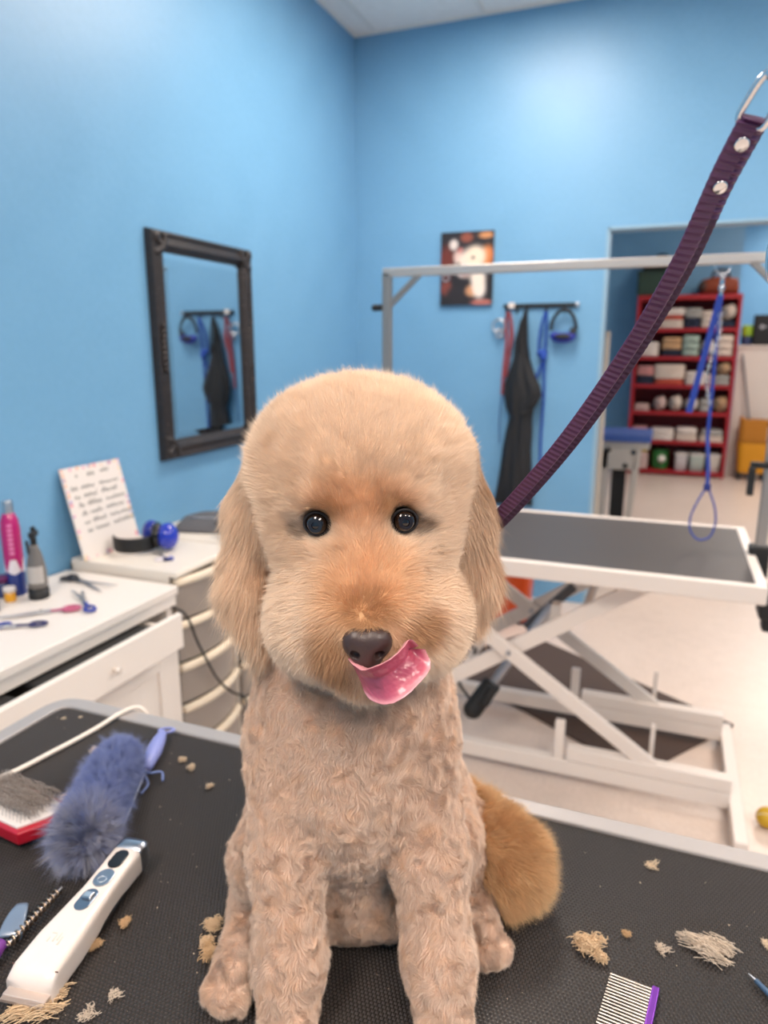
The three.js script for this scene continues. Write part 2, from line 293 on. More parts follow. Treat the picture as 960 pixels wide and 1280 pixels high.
// ------------------------------------------------------------------ the dog
const dogRoot = thing('dog', 'cream and apricot curly dog freshly clipped sitting on the near table licking its nose', 'dog', [-0.243, TY, -0.614], YAW);
{
  const HEAD = [
    { c: [-0.023, 0.546, -0.022], r: [0.098, 0.078, 0.088], k: 0.02 },
    { c: [-0.023, 0.562, 0.006], r: [0.083, 0.055, 0.068], k: 0.04 },
    { c: [-0.02, 0.482, 0.008], r: [0.083, 0.065, 0.064], k: 0.04 },
    { c: [-0.014, 0.420, 0.046], r: [0.079, 0.05, 0.058], k: 0.035 },
    { c: [-0.062, 0.408, 0.04], r: [0.036, 0.038, 0.042], k: 0.035 }, { c: [0.036, 0.411, 0.04], r: [0.034, 0.037, 0.042], k: 0.035 },
    { c: [-0.014, 0.425, 0.086], r: [0.052, 0.042, 0.038], k: 0.03 },
    { a: [-0.02, 0.505, 0.04], b: [-0.014, 0.447, 0.098], r0: 0.034, r1: 0.03, k: 0.03 },
    { a: [-0.013, 0.386, 0.082], b: [-0.012, 0.38, 0.05], r0: 0.024, r1: 0.03, k: 0.02 },
    { a: [-0.06, 0.537, 0.048], b: [0.02, 0.537, 0.048], r0: 0.02, r1: 0.02, k: 0.02 },
  ];
  const EARS = [
    { a: [-0.106, 0.572, -0.028], b: [-0.128, 0.505, -0.03], r0: 0.014, r1: 0.022, k: 0.02 }, { a: [-0.128, 0.505, -0.03], b: [-0.133, 0.43, -0.022], r0: 0.022, r1: 0.024, k: 0.02 }, { a: [-0.133, 0.43, -0.022], b: [-0.118, 0.385, -0.012], r0: 0.024, r1: 0.016, k: 0.02 },
    { a: [0.066, 0.57, -0.028], b: [0.084, 0.505, -0.03], r0: 0.014, r1: 0.018, k: 0.02 }, { a: [0.084, 0.505, -0.03], b: [0.088, 0.44, -0.024], r0: 0.018, r1: 0.018, k: 0.02 }, { a: [0.088, 0.44, -0.024], b: [0.082, 0.408, -0.018], r0: 0.018, r1: 0.013, k: 0.02 },
  ];
  const BODY = [
    { a: [-0.022, 0.45, -0.035], b: [-0.03, 0.33, -0.035], r0: 0.062, r1: 0.084, k: 0.03 },
    { c: [-0.034, 0.255, -0.028], r: [0.104, 0.11, 0.086], k: 0.05 },
    { c: [-0.034, 0.205, -0.012], r: [0.07, 0.07, 0.062], k: 0.04 },
    { a: [-0.034, 0.27, -0.07], b: [-0.03, 0.105, -0.165], r0: 0.088, r1: 0.1, k: 0.05 },
    { a: [-0.034, 0.19, -0.05], b: [-0.034, 0.075, -0.09], r0: 0.07, r1: 0.07, k: 0.04 },
    { c: [-0.034, 0.05, -0.078], r: [0.09, 0.05, 0.07], k: 0.04 }, { a: [-0.085, 0.1, -0.07], b: [-0.088, 0.045, -0.03], r0: 0.045, r1: 0.036, k: 0.018 }, { a: [0.018, 0.1, -0.07], b: [0.022, 0.045, -0.035], r0: 0.045, r1: 0.036, k: 0.018 }, { a: [-0.034, 0.15, -0.03], b: [-0.034, 0.05, -0.06], r0: 0.05, r1: 0.055, k: 0.05 },
    // front legs
    { a: [-0.1, 0.26, -0.012], b: [-0.1, 0.15, 0.022], r0: 0.042, r1: 0.0345, k: 0.016 }, { a: [-0.1, 0.15, 0.022], b: [-0.096, 0.055, 0.058], r0: 0.0345, r1: 0.0305, k: 0.02 }, { a: [-0.096, 0.055, 0.058], b: [-0.095, 0.024, 0.075], r0: 0.0305, r1: 0.029, k: 0.02 },
    { a: [0.032, 0.26, -0.012], b: [0.046, 0.15, 0.024], r0: 0.042, r1: 0.0345, k: 0.016 }, { a: [0.046, 0.15, 0.024], b: [0.055, 0.055, 0.058], r0: 0.0345, r1: 0.0305, k: 0.02 }, { a: [0.055, 0.055, 0.058], b: [0.058, 0.024, 0.075], r0: 0.0305, r1: 0.029, k: 0.02 },
    // hind legs: thigh, shank, foot
    { a: [-0.1, 0.105, -0.14], b: [-0.132, 0.105, -0.03], r0: 0.066, r1: 0.036, k: 0.03 }, { a: [-0.132, 0.105, -0.03], b: [-0.148, 0.035, -0.045], r0: 0.034, r1: 0.024, k: 0.02 }, { a: [-0.148, 0.03, -0.05], b: [-0.158, 0.022, 0.04], r0: 0.024, r1: 0.021, k: 0.02 },
    { a: [0.045, 0.105, -0.14], b: [0.072, 0.105, -0.06], r0: 0.066, r1: 0.036, k: 0.03 }, { a: [0.072, 0.1, -0.06], b: [0.094, 0.035, -0.085], r0: 0.034, r1: 0.024, k: 0.02 }, { a: [0.094, 0.03, -0.09], b: [0.108, 0.022, -0.015], r0: 0.024, r1: 0.021, k: 0.02 },
  ];
  const toes = (x, z, dir, s) => { for (const [o, f] of [[-1.5, -0.2], [-0.5, 0.25], [0.5, 0.25], [1.5, -0.2]]) { const px = x + Math.cos(dir) * o * s + Math.sin(dir) * f * s, pz = z - Math.sin(dir) * o * s + Math.cos(dir) * f * s; BODY.push({ c: [px, 0.0125, pz], r: [s * 0.72, 0.0125, s * 1.3], k: 0.006 }); } };
  toes(-0.096, 0.095, -0.1, 0.0125); toes(0.06, 0.095, 0.1, 0.0125); toes(-0.163, 0.062, -0.3, 0.0115); toes(0.114, 0.006, 0.35, 0.0115);
  const TAIL = [
    { a: [0.0, 0.06, -0.23], b: [0.1, 0.055, -0.15], r0: 0.03, r1: 0.04, k: 0.03 },
    { c: [0.136, 0.056, -0.1], r: [0.046, 0.041, 0.047], k: 0.04 }, { c: [0.146, 0.044, -0.082], r: [0.037, 0.032, 0.037], k: 0.03 },
  ];
  const EYES = [[-0.0565, 0.5135, 0.068], [0.0165, 0.516, 0.068]], NOSE = [-0.0135, 0.4265, 0.127];
  const ALL = [...HEAD, ...EARS, ...BODY, ...TAIL];
  const groupOf = (x, y, z) => { let best = 0, bd = 1e9; [HEAD, EARS, BODY, TAIL].forEach((L, i) => { for (const c of L) { const d = prim(x, y, z, c); if (d < bd) { bd = d; best = i; } } }); return best; };
  const smoothField = (x, y, z) => { let d = 1e9; for (const c of ALL) { const e = prim(x, y, z, c); if (e - d < c.k) d = smin(d, e, c.k); } 
    for (const e of EYES) { const q = 0.0135 - Math.hypot(x - e[0], y - e[1], (z - e[2] - 0.006) * 0.8); d = -smin(-d, -q, 0.008); }
    return d; };
  const field = (x, y, z) => {
    let d = smoothField(x, y, z);
    if (Math.abs(d) < 0.02) {
      const wool = smooth(0.40 - y, 0, 0.06) * (1 - smooth(x, 0.095, 0.11));
      if (wool > 0) { const wx = noise.noise(x * 40, y * 40, z * 40) * 0.6; d -= wool * (0.0024 * noise.noise(x * 95 + wx, y * 95 + wx * 2, z * 95) + 0.0013 * noise.noise(x * 210 + 7, y * 210, z * 210)); }
      else if (y < 0.2) d -= 0.006 * noise.noise(x * 38 + 2, y * 38, z * 38) + 0.003 * noise.noise(x * 85, y * 85 + 4, z * 85);
      else d -= 0.0012 * noise.noise(x * 60, y * 60, z * 60);
    }
    return d;
  };
  const skin = surfaceNets(field, [-0.21, -0.004, -0.29], [0.225, 0.66, 0.15], 0.0034);
  // coat colour by place on the animal: cream head, apricot muzzle and tail, darker stain round eyes and mouth
  const CREAM = new THREE.Color().setRGB(0.98, 0.815, 0.65), APRICOT = new THREE.Color().setRGB(0.92, 0.6, 0.33), BODYC = new THREE.Color().setRGB(0.935, 0.765, 0.635), EAR = new THREE.Color().setRGB(0.85, 0.64, 0.46), TAILC = new THREE.Color().setRGB(0.89, 0.625, 0.36), RUST = new THREE.Color().setRGB(0.58, 0.3, 0.12), BROWN = new THREE.Color().setRGB(0.2, 0.105, 0.055), SKIN = new THREE.Color().setRGB(0.88, 0.67, 0.53);
  const tmp = new THREE.Color();
  const bump = (x, y, z, c, r) => { const d = Math.hypot((x - c[0]) / r[0], (y - c[1]) / r[1], (z - c[2]) / (r[2] ?? 0.06)); return 1 - smooth(d, 0.35, 1); };
  function coat(p, group, out = new THREE.Color()) {
    const { x, y, z } = p, mottle = noise.noise(x * 75 + 3, y * 75, z * 75); // fixed to the animal, whichever way the hair points
    if (group === 1) { out.copy(EAR); }
    else if (group === 3) out.copy(TAILC);
    else if (group === 2) {
      out.copy(BODYC).lerp(APRICOT, clamp(mottle * 0.45, 0, 0.3)); // curls of cream mixed with curls of apricot
    } else {
      out.copy(CREAM);
      out.lerp(APRICOT, bump(x, y, z, [-0.014, 0.46, 0.1], [0.062, 0.07, 0.09]) * 0.75);
      out.lerp(APRICOT, bump(x, y, z, [-0.02, 0.535, 0.07], [0.06, 0.035, 0.06]) * 0.55);
      out.lerp(RUST, bump(x, y, z, [-0.014, 0.455, 0.115], [0.032, 0.024, 0.06]) * 0.6);
      out.lerp(RUST, bump(x, y, z, [-0.042, 0.412, 0.108], [0.03, 0.045, 0.05]) * 0.75).lerp(RUST, bump(x, y, z, [0.03, 0.432, 0.105], [0.034, 0.026, 0.05]) * 0.75);
      out.lerp(RUST, bump(x, y, z, [-0.012, 0.385, 0.1], [0.05, 0.024, 0.06]) * 0.5);
      for (const e of EYES) { const s = Math.sign(e[0] + 0.02); out.lerp(RUST, bump(x, y, z, [e[0] - s * 0.008, e[1] + 0.012, e[2]], [0.026, 0.02, 0.05]) * 0.65); out.lerp(BROWN, bump(x, y, z, e, [0.021, 0.0155, 0.04]) * 0.9); out.lerp(BROWN, bump(x, y, z, [e[0] + s * 0.016, e[1] - 0.007, e[2] - 0.006], [0.013, 0.011, 0.04]) * 0.6); }
    }
    return out.multiplyScalar(0.97 + 0.06 * (mottle * 0.5 + 0.5));
  }
  const sp = skin.attributes.position, sc = new Float32Array(sp.count * 3), q = V();
  for (let i = 0; i < sp.count; i++) { q.fromBufferAttribute(sp, i); { const k = groupOf(q.x, q.y, q.z); k === 2 ? tmp.copy(SKIN) : coat(q, k, tmp); } sc.set([tmp.r, tmp.g, tmp.b], i * 3); }
  skin.setAttribute('color', new THREE.BufferAttribute(sc, 3));
  obj('body', skin, mat(0xffffff, 0.95, { vertexColors: true, specularIntensity: 0.2 }), dogRoot);

  // fur
  const C3 = (s) => V(noise.noise(s.x, s.y, s.z), noise.noise(s.x + 31, s.y + 7, s.z), noise.noise(s.x, s.y + 17, s.z + 43));
  const nearEye = (p) => EYES.some((e) => Math.hypot(p.x - e[0], p.y - e[1], (p.z - e[2] - 0.004) * 0.7) < 0.0116);
  const nearNose = (p) => Math.hypot((p.x - NOSE[0]) / 0.0185, (p.y - NOSE[1] + 0.001) / 0.0165, (p.z - 0.137) / 0.022) < 1;
  const headTuft = tuftGeometry(3, 7, 0.2, 0.35, 0.016, 0.05), woolTuft = tuftGeometry(5, 7, 0.32, 0.7, 0.028, 0.22, 4), longTuft = tuftGeometry(9, 7, 0.1, 0.25, 0.0085, 0.05, 4);
  const hm = hairMat();
  sowTufts('head_fur', headTuft, skin, 430000, 11, (p, n, R) => {
    if (groupOf(p.x, p.y, p.z) !== 0 || nearEye(p) || nearNose(p)) return null;
    const w = C3(q.copy(p).multiplyScalar(55)), fx = p.x + 0.016, fy = p.y - 0.478, fr = Math.hypot(fx, fy) + 1e-4, amp = smooth(fr, 0.004, 0.045);
    const face = smooth(p.z, 0.02, 0.07), flow = V(fx / fr * amp, fy / fr * amp + (1 - amp) * 0.9, -0.15).addScaledVector(w, 0.5);
    let len = lerp(0.0125, 0.0105, face) * (R() < 0.12 ? 1.4 : 1);
    for (const e of EYES) { const d = Math.hypot(p.x - e[0], p.y - e[1], p.z - e[2]); len *= lerp(0.45, 1, smooth(d, 0.012, 0.03)); }
    len *= lerp(0.6, 1, smooth(Math.hypot(p.x - NOSE[0], p.y - NOSE[1], p.z - NOSE[2]), 0.02, 0.04));
    const c = coat(p, 0); c.multiplyScalar(0.92 + R() * 0.16);
    return { dir: n.clone().addScaledVector(flow, lerp(0.2, 0.7, face)).addScaledVector(w, 0.3), flow, len: len * (0.8 + R() * 0.4), wid: 0.0105, color: c };
  }, hm, dogRoot);
  sowTufts('ear_fur', longTuft, skin, 420000, 12, (p, n, R) => {
    if (groupOf(p.x, p.y, p.z) !== 1) return null;
    const w = C3(q.copy(p).multiplyScalar(38)), side = Math.sign(p.x + 0.02), low = 1 - smooth(p.y, 0.4, 0.56), flow = V(side * 0.25, -1.3, 0.15).addScaledVector(w, 0.6);
    const c = coat(p, 1); c.multiplyScalar(0.85 + R() * 0.3);
    return { dir: n.clone().multiplyScalar(lerp(0.7, 0.42, low)).addScaledVector(flow, 0.75), flow, len: lerp(0.015, 0.038, low) * (0.65 + R() * 0.5) * (R() < 0.06 ? 1.5 : 1), wid: 0.024, color: c };
  }, hm, dogRoot);
  sowTufts('body_fur', woolTuft, skin, 330000, 13, (p, n, R) => {
    if (groupOf(p.x, p.y, p.z) !== 2 || p.y < 0.002) return null;
    const w = C3(q.copy(p).multiplyScalar(70)), flow = V(0, -0.5, 0.1).addScaledVector(w, 1.4), c = coat(p, 2); c.multiplyScalar(0.86 + R() * 0.28);
    const low = smooth(p.y, 0.0, 0.05), bare = p.y < 0.15 && p.z < 0.03 && p.x > -0.06 && p.x < 0.0 ? 0.75 : 1;
    return { dir: n.clone().addScaledVector(flow, 0.55), flow, len: lerp(0.005, 0.0082, low) * bare * (0.75 + R() * 0.5), wid: 0.0078, color: c };
  }, hm, dogRoot);
  sowTufts('tail_fur', longTuft, skin, 420000, 14, (p, n, R) => {
    if (groupOf(p.x, p.y, p.z) !== 3) return null;
    const w = C3(q.copy(p).multiplyScalar(45)), flow = V(0.5, -0.35, 0.5).addScaledVector(w, 0.9), c = coat(p, 3); c.multiplyScalar(0.8 + R() * 0.35);
    const up = smooth(p.y, 0.0, 0.03);
    const dir = n.clone().multiplyScalar(1.0).addScaledVector(flow, 0.55).addScaledVector(V(R() - 0.5, R() - 0.5, R() - 0.5), 0.6); if (p.y < 0.025) dir.y = Math.max(dir.y, 0.0);
    return { dir, flow, len: lerp(0.014, 0.03, up) * (0.65 + R() * 0.55), wid: 0.024, color: c };
  }, hm, dogRoot);

  // eyes with dark lids
  EYES.forEach((e, i) => {
    const s = i ? 1 : -1, eye = obj('eye', ball(0, 0, 0, 0.0108, 0.0108, 0.0108, 32), mat(0x120a07, 0.08, { clearcoat: 1, clearcoatRoughness: 0.02, ior: 1.4 }), dogRoot);
    eye.position.set(e[0], e[1], e[2] - 0.0025); eye.rotation.y = s * 0.18;
    obj('iris', new THREE.RingGeometry(0.0032, 0.0062, 32).translate(0, 0, 0.0109), mat(0x1d0d06, 0.1, { clearcoat: 1 }), eye);
    obj('eyelid', new THREE.TorusGeometry(0.0102, 0.0013, 10, 36).scale(1.08, 0.98, 1).translate(0, 0.0003, 0.0048), mat(0x1a100c, 0.45), eye);
  });
  // nose leather
  {
    const f = (x, y, z) => {
      let d = ellip(x, y, z, { c: [0, 0.002, 0], r: [0.0185, 0.0125, 0.014] });
      d = smin(d, ellip(x, y, z, { c: [-0.0085, 0.006, 0.002], r: [0.0095, 0.0082, 0.011] }), 0.006); d = smin(d, ellip(x, y, z, { c: [0.0085, 0.006, 0.002], r: [0.0095, 0.0082, 0.011] }), 0.006);
      d = smin(d, ellip(x, y, z, { c: [0, -0.009, 0], r: [0.0095, 0.0085, 0.011] }), 0.007);
      for (const s of [-1, 1]) { d = Math.max(d, -(ellip(x, y, z, { c: [s * 0.0095, -0.0035, 0.0125], r: [0.0042, 0.0034, 0.007] }))); d = Math.max(d, -roundCone(x, y, z, { a: [s * 0.0115, -0.0045, 0.011], b: [s * 0.018, -0.0075, 0.006], r0: 0.0016, r1: 0.0012 })); }
      d = Math.max(d, -roundCone(x, y, z, { a: [0, -0.004, 0.0148], b: [0, -0.018, 0.0115], r0: 0.0011, r1: 0.0011 }));
      return d - 0.00022 * noise.noise(x * 1100, y * 1100, z * 1100);
    };
    const g = surfaceNets(f, [-0.022, -0.022, -0.017], [0.022, 0.019, 0.018], 0.00075);
    const n = obj('nose', g, mat(0x3b2925, 0.45, { clearcoat: 0.2, clearcoatRoughness: 0.4 }), dogRoot); n.position.set(NOSE[0], NOSE[1], NOSE[2] - 0.0005); n.rotation.x = -0.12; n.scale.set(1.05, 1.2, 1.05);
  }
  // tongue: a cupped ribbon curling from the mouth up beside the nose
  {
    const path = new THREE.CatmullRomCurve3([V(-0.026, 0.4065, 0.098), V(-0.0205, 0.4035, 0.124), V(-0.007, 0.4055, 0.1405), V(0.0055, 0.4125, 0.1475), V(0.0155, 0.4205, 0.142), V(0.021, 0.4255, 0.13)]);
    const NU = 90, NV = 36, up = V(-0.42, 0.86, 0.1), top = [], bot = [];
    const wid = (u) => 0.0158 * (u < 0.75 ? lerp(0.85, 1, smooth(u, 0, 0.35)) : 1 - 0.12 * smooth(u, 0.75, 1));
    for (let i = 0; i <= NU; i++) {
      const u = i / NU, P = path.getPoint(u), T = path.getTangent(u), A = up.clone().addScaledVector(T, -up.dot(T)).normalize(), N = T.clone().cross(A).normalize(); if (N.z < 0 && u < 0.6) N.negate();
      const cup = lerp(0.0015, 0.0115, smooth(u, 0.1, 0.5)), t = [], b = [], endr = u > 0.86 ? Math.sqrt(Math.max(0.02, 1 - ((u - 0.86) / 0.14) ** 2)) : 1;
      for (let j = 0; j <= NV; j++) { const v = j / NV * 2 - 1, w = wid(u) * endr, c = P.clone().addScaledVector(A, Math.sin(v * 1.25) / Math.sin(1.25) * w).addScaledVector(N, cup * v * v * (v > 0 ? 0.8 : 1.1) - 0.0024 * Math.exp(-((v / 0.14) ** 2)) * smooth(u, 0.2, 0.5) + 0.0005 * noise.noise(u * 30, v * 9, 1) + 0.0003 * noise.noise(u * 80, v * 26, 4) + 0.0011 * Math.sin(u * 17 + v * 1.2) * smooth(u, 0.3, 0.5)), th = 0.0021 * Math.sqrt(Math.max(0.06, 1 - v * v)); t.push(c.clone().addScaledVector(N, th)); b.push(c.clone().addScaledVector(N, -th)); }
      top.push(t); bot.push(b);
    }
    const rings = top.map((t, i) => [...t, ...bot[i].slice().reverse()]), g = loft(rings), m = rings[0].length, cc = new Float32Array(g.attributes.position.count * 3), deep = new THREE.Color().setRGB(0.44, 0.07, 0.12), pale = new THREE.Color().setRGB(0.72, 0.3, 0.33);
    for (let i = 0; i < g.attributes.position.count; i++) { const j = i % m, v = Math.min(j, 2 * NV + 1 - j) / NV * 2 - 1, isTop = j <= NV; tmp.copy(isTop ? deep : pale).lerp(pale, isTop ? smooth(Math.abs(v), 0.72, 0.98) : 0.0); cc.set([tmp.r, tmp.g, tmp.b], i * 3); }
    g.setAttribute('color', new THREE.BufferAttribute(cc, 3));
    obj('tongue', g, mat(0xffffff, 0.4, { vertexColors: true, clearcoat: 0.5, clearcoatRoughness: 0.22 }), dogRoot);
  }
}

// ------------------------------------------------------------------ tools and hair on the near table
{
  // hair clippings: curled locks, a few shapes reused
  const LOCK = ['#f4d8b2', '#ecc99c', '#f6e2c6', '#e9d9c6'];
  function clumpGeo(seed, strands, rad, flat, straight) {
    const R = rng(seed), list = [], lobes = Array.from({ length: 5 }, () => [(R() - 0.5) * rad * 1.5, (R() - 0.5) * rad * 1.0]);
    for (let s = 0; s < strands; s++) {
      const [lx, lz] = lobes[s % 5], a = R() * 6.283, q = Math.sqrt(R()) * rad * 0.42, x = lx + Math.cos(a) * q, z = lz + Math.sin(a) * q, d = straight ? 0.6 + (R() - 0.5) * 0.9 : R() * 6.283, L = rad * (straight ? 0.8 : 0.5) * (0.6 + R()), y0 = 0.0008 + R() * flat * rad * 1.5 * Math.sqrt(Math.max(0, 1 - (q / (rad * 0.46)) ** 2)), ph = R() * 6.283, cu = straight ? 0.05 : 0.3, pts = [];
      for (let i = 0; i <= 4; i++) { const t = i / 4; pts.push(V(x + Math.cos(d) * L * (t - 0.5) + Math.cos(ph + t * 4) * L * cu, Math.max(0.0006, y0 + Math.sin(t * 3.1) * flat * rad * 0.35 * R()), z + Math.sin(d) * L * (t - 0.5) + Math.sin(ph + t * 4) * L * cu)); }
      list.push(new THREE.TubeGeometry(new THREE.CatmullRomCurve3(pts), 5, 0.00038, 3));
    }
    return merge(list);
  }
  const shapes = [clumpGeo(21, 260, 0.014, 0.55, false), clumpGeo(22, 200, 0.011, 0.6, false), clumpGeo(23, 240, 0.016, 0.4, true), clumpGeo(24, 60, 0.009, 0.25, false)];
  const hairM = LOCK.map((c) => mat(c, 0.8, { transmission: 0.25, thickness: 0, specularIntensity: 0.3 }));
  const clump = (k, m, x, z, s, turn, label, sx = 1) => { const o = obj('hair_clump', shapes[k], hairM[m], scene); o.position.set(x, TY, z); o.scale.set(s * sx, s, s); o.rotation.y = turn; tag(o, label, 'hair', 'hair clippings on the near table'); };
  clump(0, 0, -0.034, -0.712, 1.15, 0.4, 'tan curly hair clump behind the purple spined comb', 1.2);
  clump(1, 0, -0.018, -0.7, 0.8, 1.4, 'small tan curl tucked against the clump behind the comb');
  clump(1, 1, 0.006, -0.746, 0.5, 2, 'pea sized tan tuft past the comb');
  clump(3, 3, 0.045, -0.739, 1, 0.4, 'thin wispy tuft between two larger clumps');
  clump(2, 3, 0.094, -0.754, 1.2, 0.2, 'long straight brushed out hair clump near the blue tool', 1.3);
  clump(3, 2, 0.03, -0.877, 0.9, 1.2, 'stringy wisp of hair near the table edge', 1.4);
  clump(3, 2, 0.155, -0.79, 0.8, 0.2, 'wisp of hair beside the blue tool');
  clump(1, 2, -0.608, -0.806, 0.6, 0.3, 'single pale curl on bare mat between handle and dog');
  clump(1, 2, -0.664, -0.838, 0.7, 1.1, 'pale curl just past the lavender handle');
  clump(1, 2, -0.692, -0.852, 0.65, 2.2, 'pale flattened curl close to the lavender handle');
  clump(0, 0, -0.445, -0.58, 0.85, 0.9, 'fluffy tan lock behind the hind paw');
  clump(0, 1, -0.425, -0.545, 0.9, 2.1, 'tan lock lying against the hind paw');
  clump(1, 0, -0.437, -0.556, 0.8, 0.3, 'small curl between two locks at the hind paw');
  clump(1, 2, -0.79, -0.70, 0.9, 0.8, 'pale tuft between red brush and blue brush');
  clump(0, 0, -0.726, -0.622, 0.75, 0.5, 'round tan tuft caught on the tip of the blue brush');
  clump(1, 2, -0.845, -0.82, 0.8, 1.7, 'pale tuft by the head of the blue brush');
  clump(2, 0, -0.545, -0.425, 1.2, 1.2, 'wide tan lock under the clipper blade', 1.4);
  clump(1, 1, -0.552, -0.505, 0.8, 0.2, 'loose curl beside the clipper grip');
  clump(1, 1, -0.542, -0.545, 0.7, 0.9, 'dark tan curl beneath the clipper grip');
  clump(3, 3, -0.487, -0.466, 0.9, 0.6, 'grey wisp lying clear of the clipper');
  clump(3, 3, -0.497, -0.438, 1.1, 2.3, 'flat pale wisp near the table front');
  clump(3, 2, -0.98, -0.885, 0.5, 2, 'tiny white fleck near the table corner');
  clump(3, 2, -0.955, -0.90, 0.4, 1, 'tiny fleck next to the rim');
  // loose flecks too many to count
  const R = rng(77), n = 260, im = new THREE.InstancedMesh(new THREE.TetrahedronGeometry(0.0008), hairM[2], n), m4 = new THREE.Matrix4(), qn = new THREE.Quaternion();
  for (let i = 0; i < n; i++) im.setMatrixAt(i, m4.compose(V(TX0 + 0.05 + R() * 1.2, TY + 0.0006, TZ0 + 0.05 + R() * 0.55), qn.setFromEuler(new THREE.Euler(R() * 6, R() * 6, R() * 6)), V(1, 0.6, 1).multiplyScalar(0.5 + R() * R() * 1.6)));
  im.name = 'hair_flecks'; tag(im, 'tiny pale hair flecks scattered over the black mat', 'hair', undefined, 'stuff'); scene.add(im);
}
{ // cordless clipper, lying blade towards the table front
  const g = thing('hair_clipper', 'white cordless hair clipper with grey end and silver switch lying on the mat', 'clipper', [-0.563, TY, -0.428], 0.163);
  const S = [[0.0, 0.054, 0.026, 0.013], [0.012, 0.054, 0.034, 0.0175], [0.05, 0.052, 0.037, 0.019], [0.085, 0.046, 0.036, 0.0195], [0.12, 0.04, 0.033, 0.021], [0.155, 0.038, 0.034, 0.0225], [0.185, 0.039, 0.036, 0.023]];
  const sec = (a) => loft(a.map(([l, w, h, cy]) => ring(0, cy, -l, w, h, 5, 44)));
  obj('housing', sec(S), mat(0xe9dcd2, 0.32, { clearcoat: 0.4 }), g);
  obj('end_cap', sec([[0.184, 0.0394, 0.0364, 0.023], [0.2, 0.039, 0.036, 0.023], [0.206, 0.035, 0.032, 0.023]]), metal(0xb9bec6, 0.3), g);
  obj('grip', loft([[0.07, 0.03, 0.012, 0.0065], [0.1, 0.034, 0.016, 0.0085], [0.14, 0.03, 0.014, 0.0095], [0.165, 0.02, 0.01, 0.01]].map(([l, w, h, cy]) => ring(0.006, cy, -l, w, h, 2.4, 24))), M.black, g);
  const on = (l) => { let i = 0; while (i < S.length - 2 && S[i + 1][0] < l) i++; const t = (l - S[i][0]) / (S[i + 1][0] - S[i][0]); return lerp(S[i][3] + S[i][2] / 2, S[i + 1][3] + S[i + 1][2] / 2, t); };
  const pill = (w, L) => { const s = new THREE.Shape(); s.absarc(0, L / 2 - w / 2, w / 2, 0, Math.PI); s.absarc(0, -L / 2 + w / 2, w / 2, Math.PI, 2 * Math.PI); return new THREE.ExtrudeGeometry(s, { depth: 0.0016, bevelEnabled: true, bevelSize: 0.0006, bevelThickness: 0.0006, bevelSegments: 2, curveSegments: 10 }).rotateX(-Math.PI / 2); };
  obj('display_window', pill(0.017, 0.03).translate(0, on(0.166) - 0.0012, -0.166), M.blackGloss, g);
  const d = obj('badge', pill(0.02, 0.027).translate(0, on(0.135) - 0.001, -0.135), metal(0xaab2bb, 0.3), g);
  obj('badge_ring', new THREE.TorusGeometry(0.005, 0.0007, 6, 20).rotateX(Math.PI / 2).translate(0, on(0.131) + 0.0013, -0.131), metal(0xd9dde2, 0.3), d);
  const s = obj('switch', pill(0.017, 0.032).translate(0, on(0.1) - 0.001, -0.1), metal(0x8e98a4, 0.25), g);
  obj('switch_thumb', bx(0.012, 0.004, 0.01, 0, on(0.104) + 0.0025, -0.104, 0.0015), M.chrome, s);
  obj('blade', [bx(0.05, 0.004, 0.011, 0, 0.012, 0.004, 0.001), ...Array.from({ length: 24 }, (_, i) => bx(0.0011, 0.0035, 0.006, -0.0235 + i * 0.00205, 0.011, 0.011, 0))], mat(0xd8c6ba, 0.35, { metalness: 0.5 }), g);
  obj('print_mark', [[0, 0.046, 0.002, 0.012], [0.004, 0.047, 0.0016, 0.01], [0.0075, 0.044, 0.002, 0.014], [-0.004, 0.05, 0.006, 0.0016], [-0.006, 0.042, 0.0016, 0.006]].map(([x, l, w, d]) => bx(w, 0.0006, d, x, on(l) - 0.00005, -l, 0)), mat(0xd6c8be, 0.5), g);
  obj('blade_seam', bx(0.0545, 0.0012, 0.0012, 0, 0.031, 0.0005 - 0.012, 0.0004), mat(0x6d4f44, 0.6), g);
}
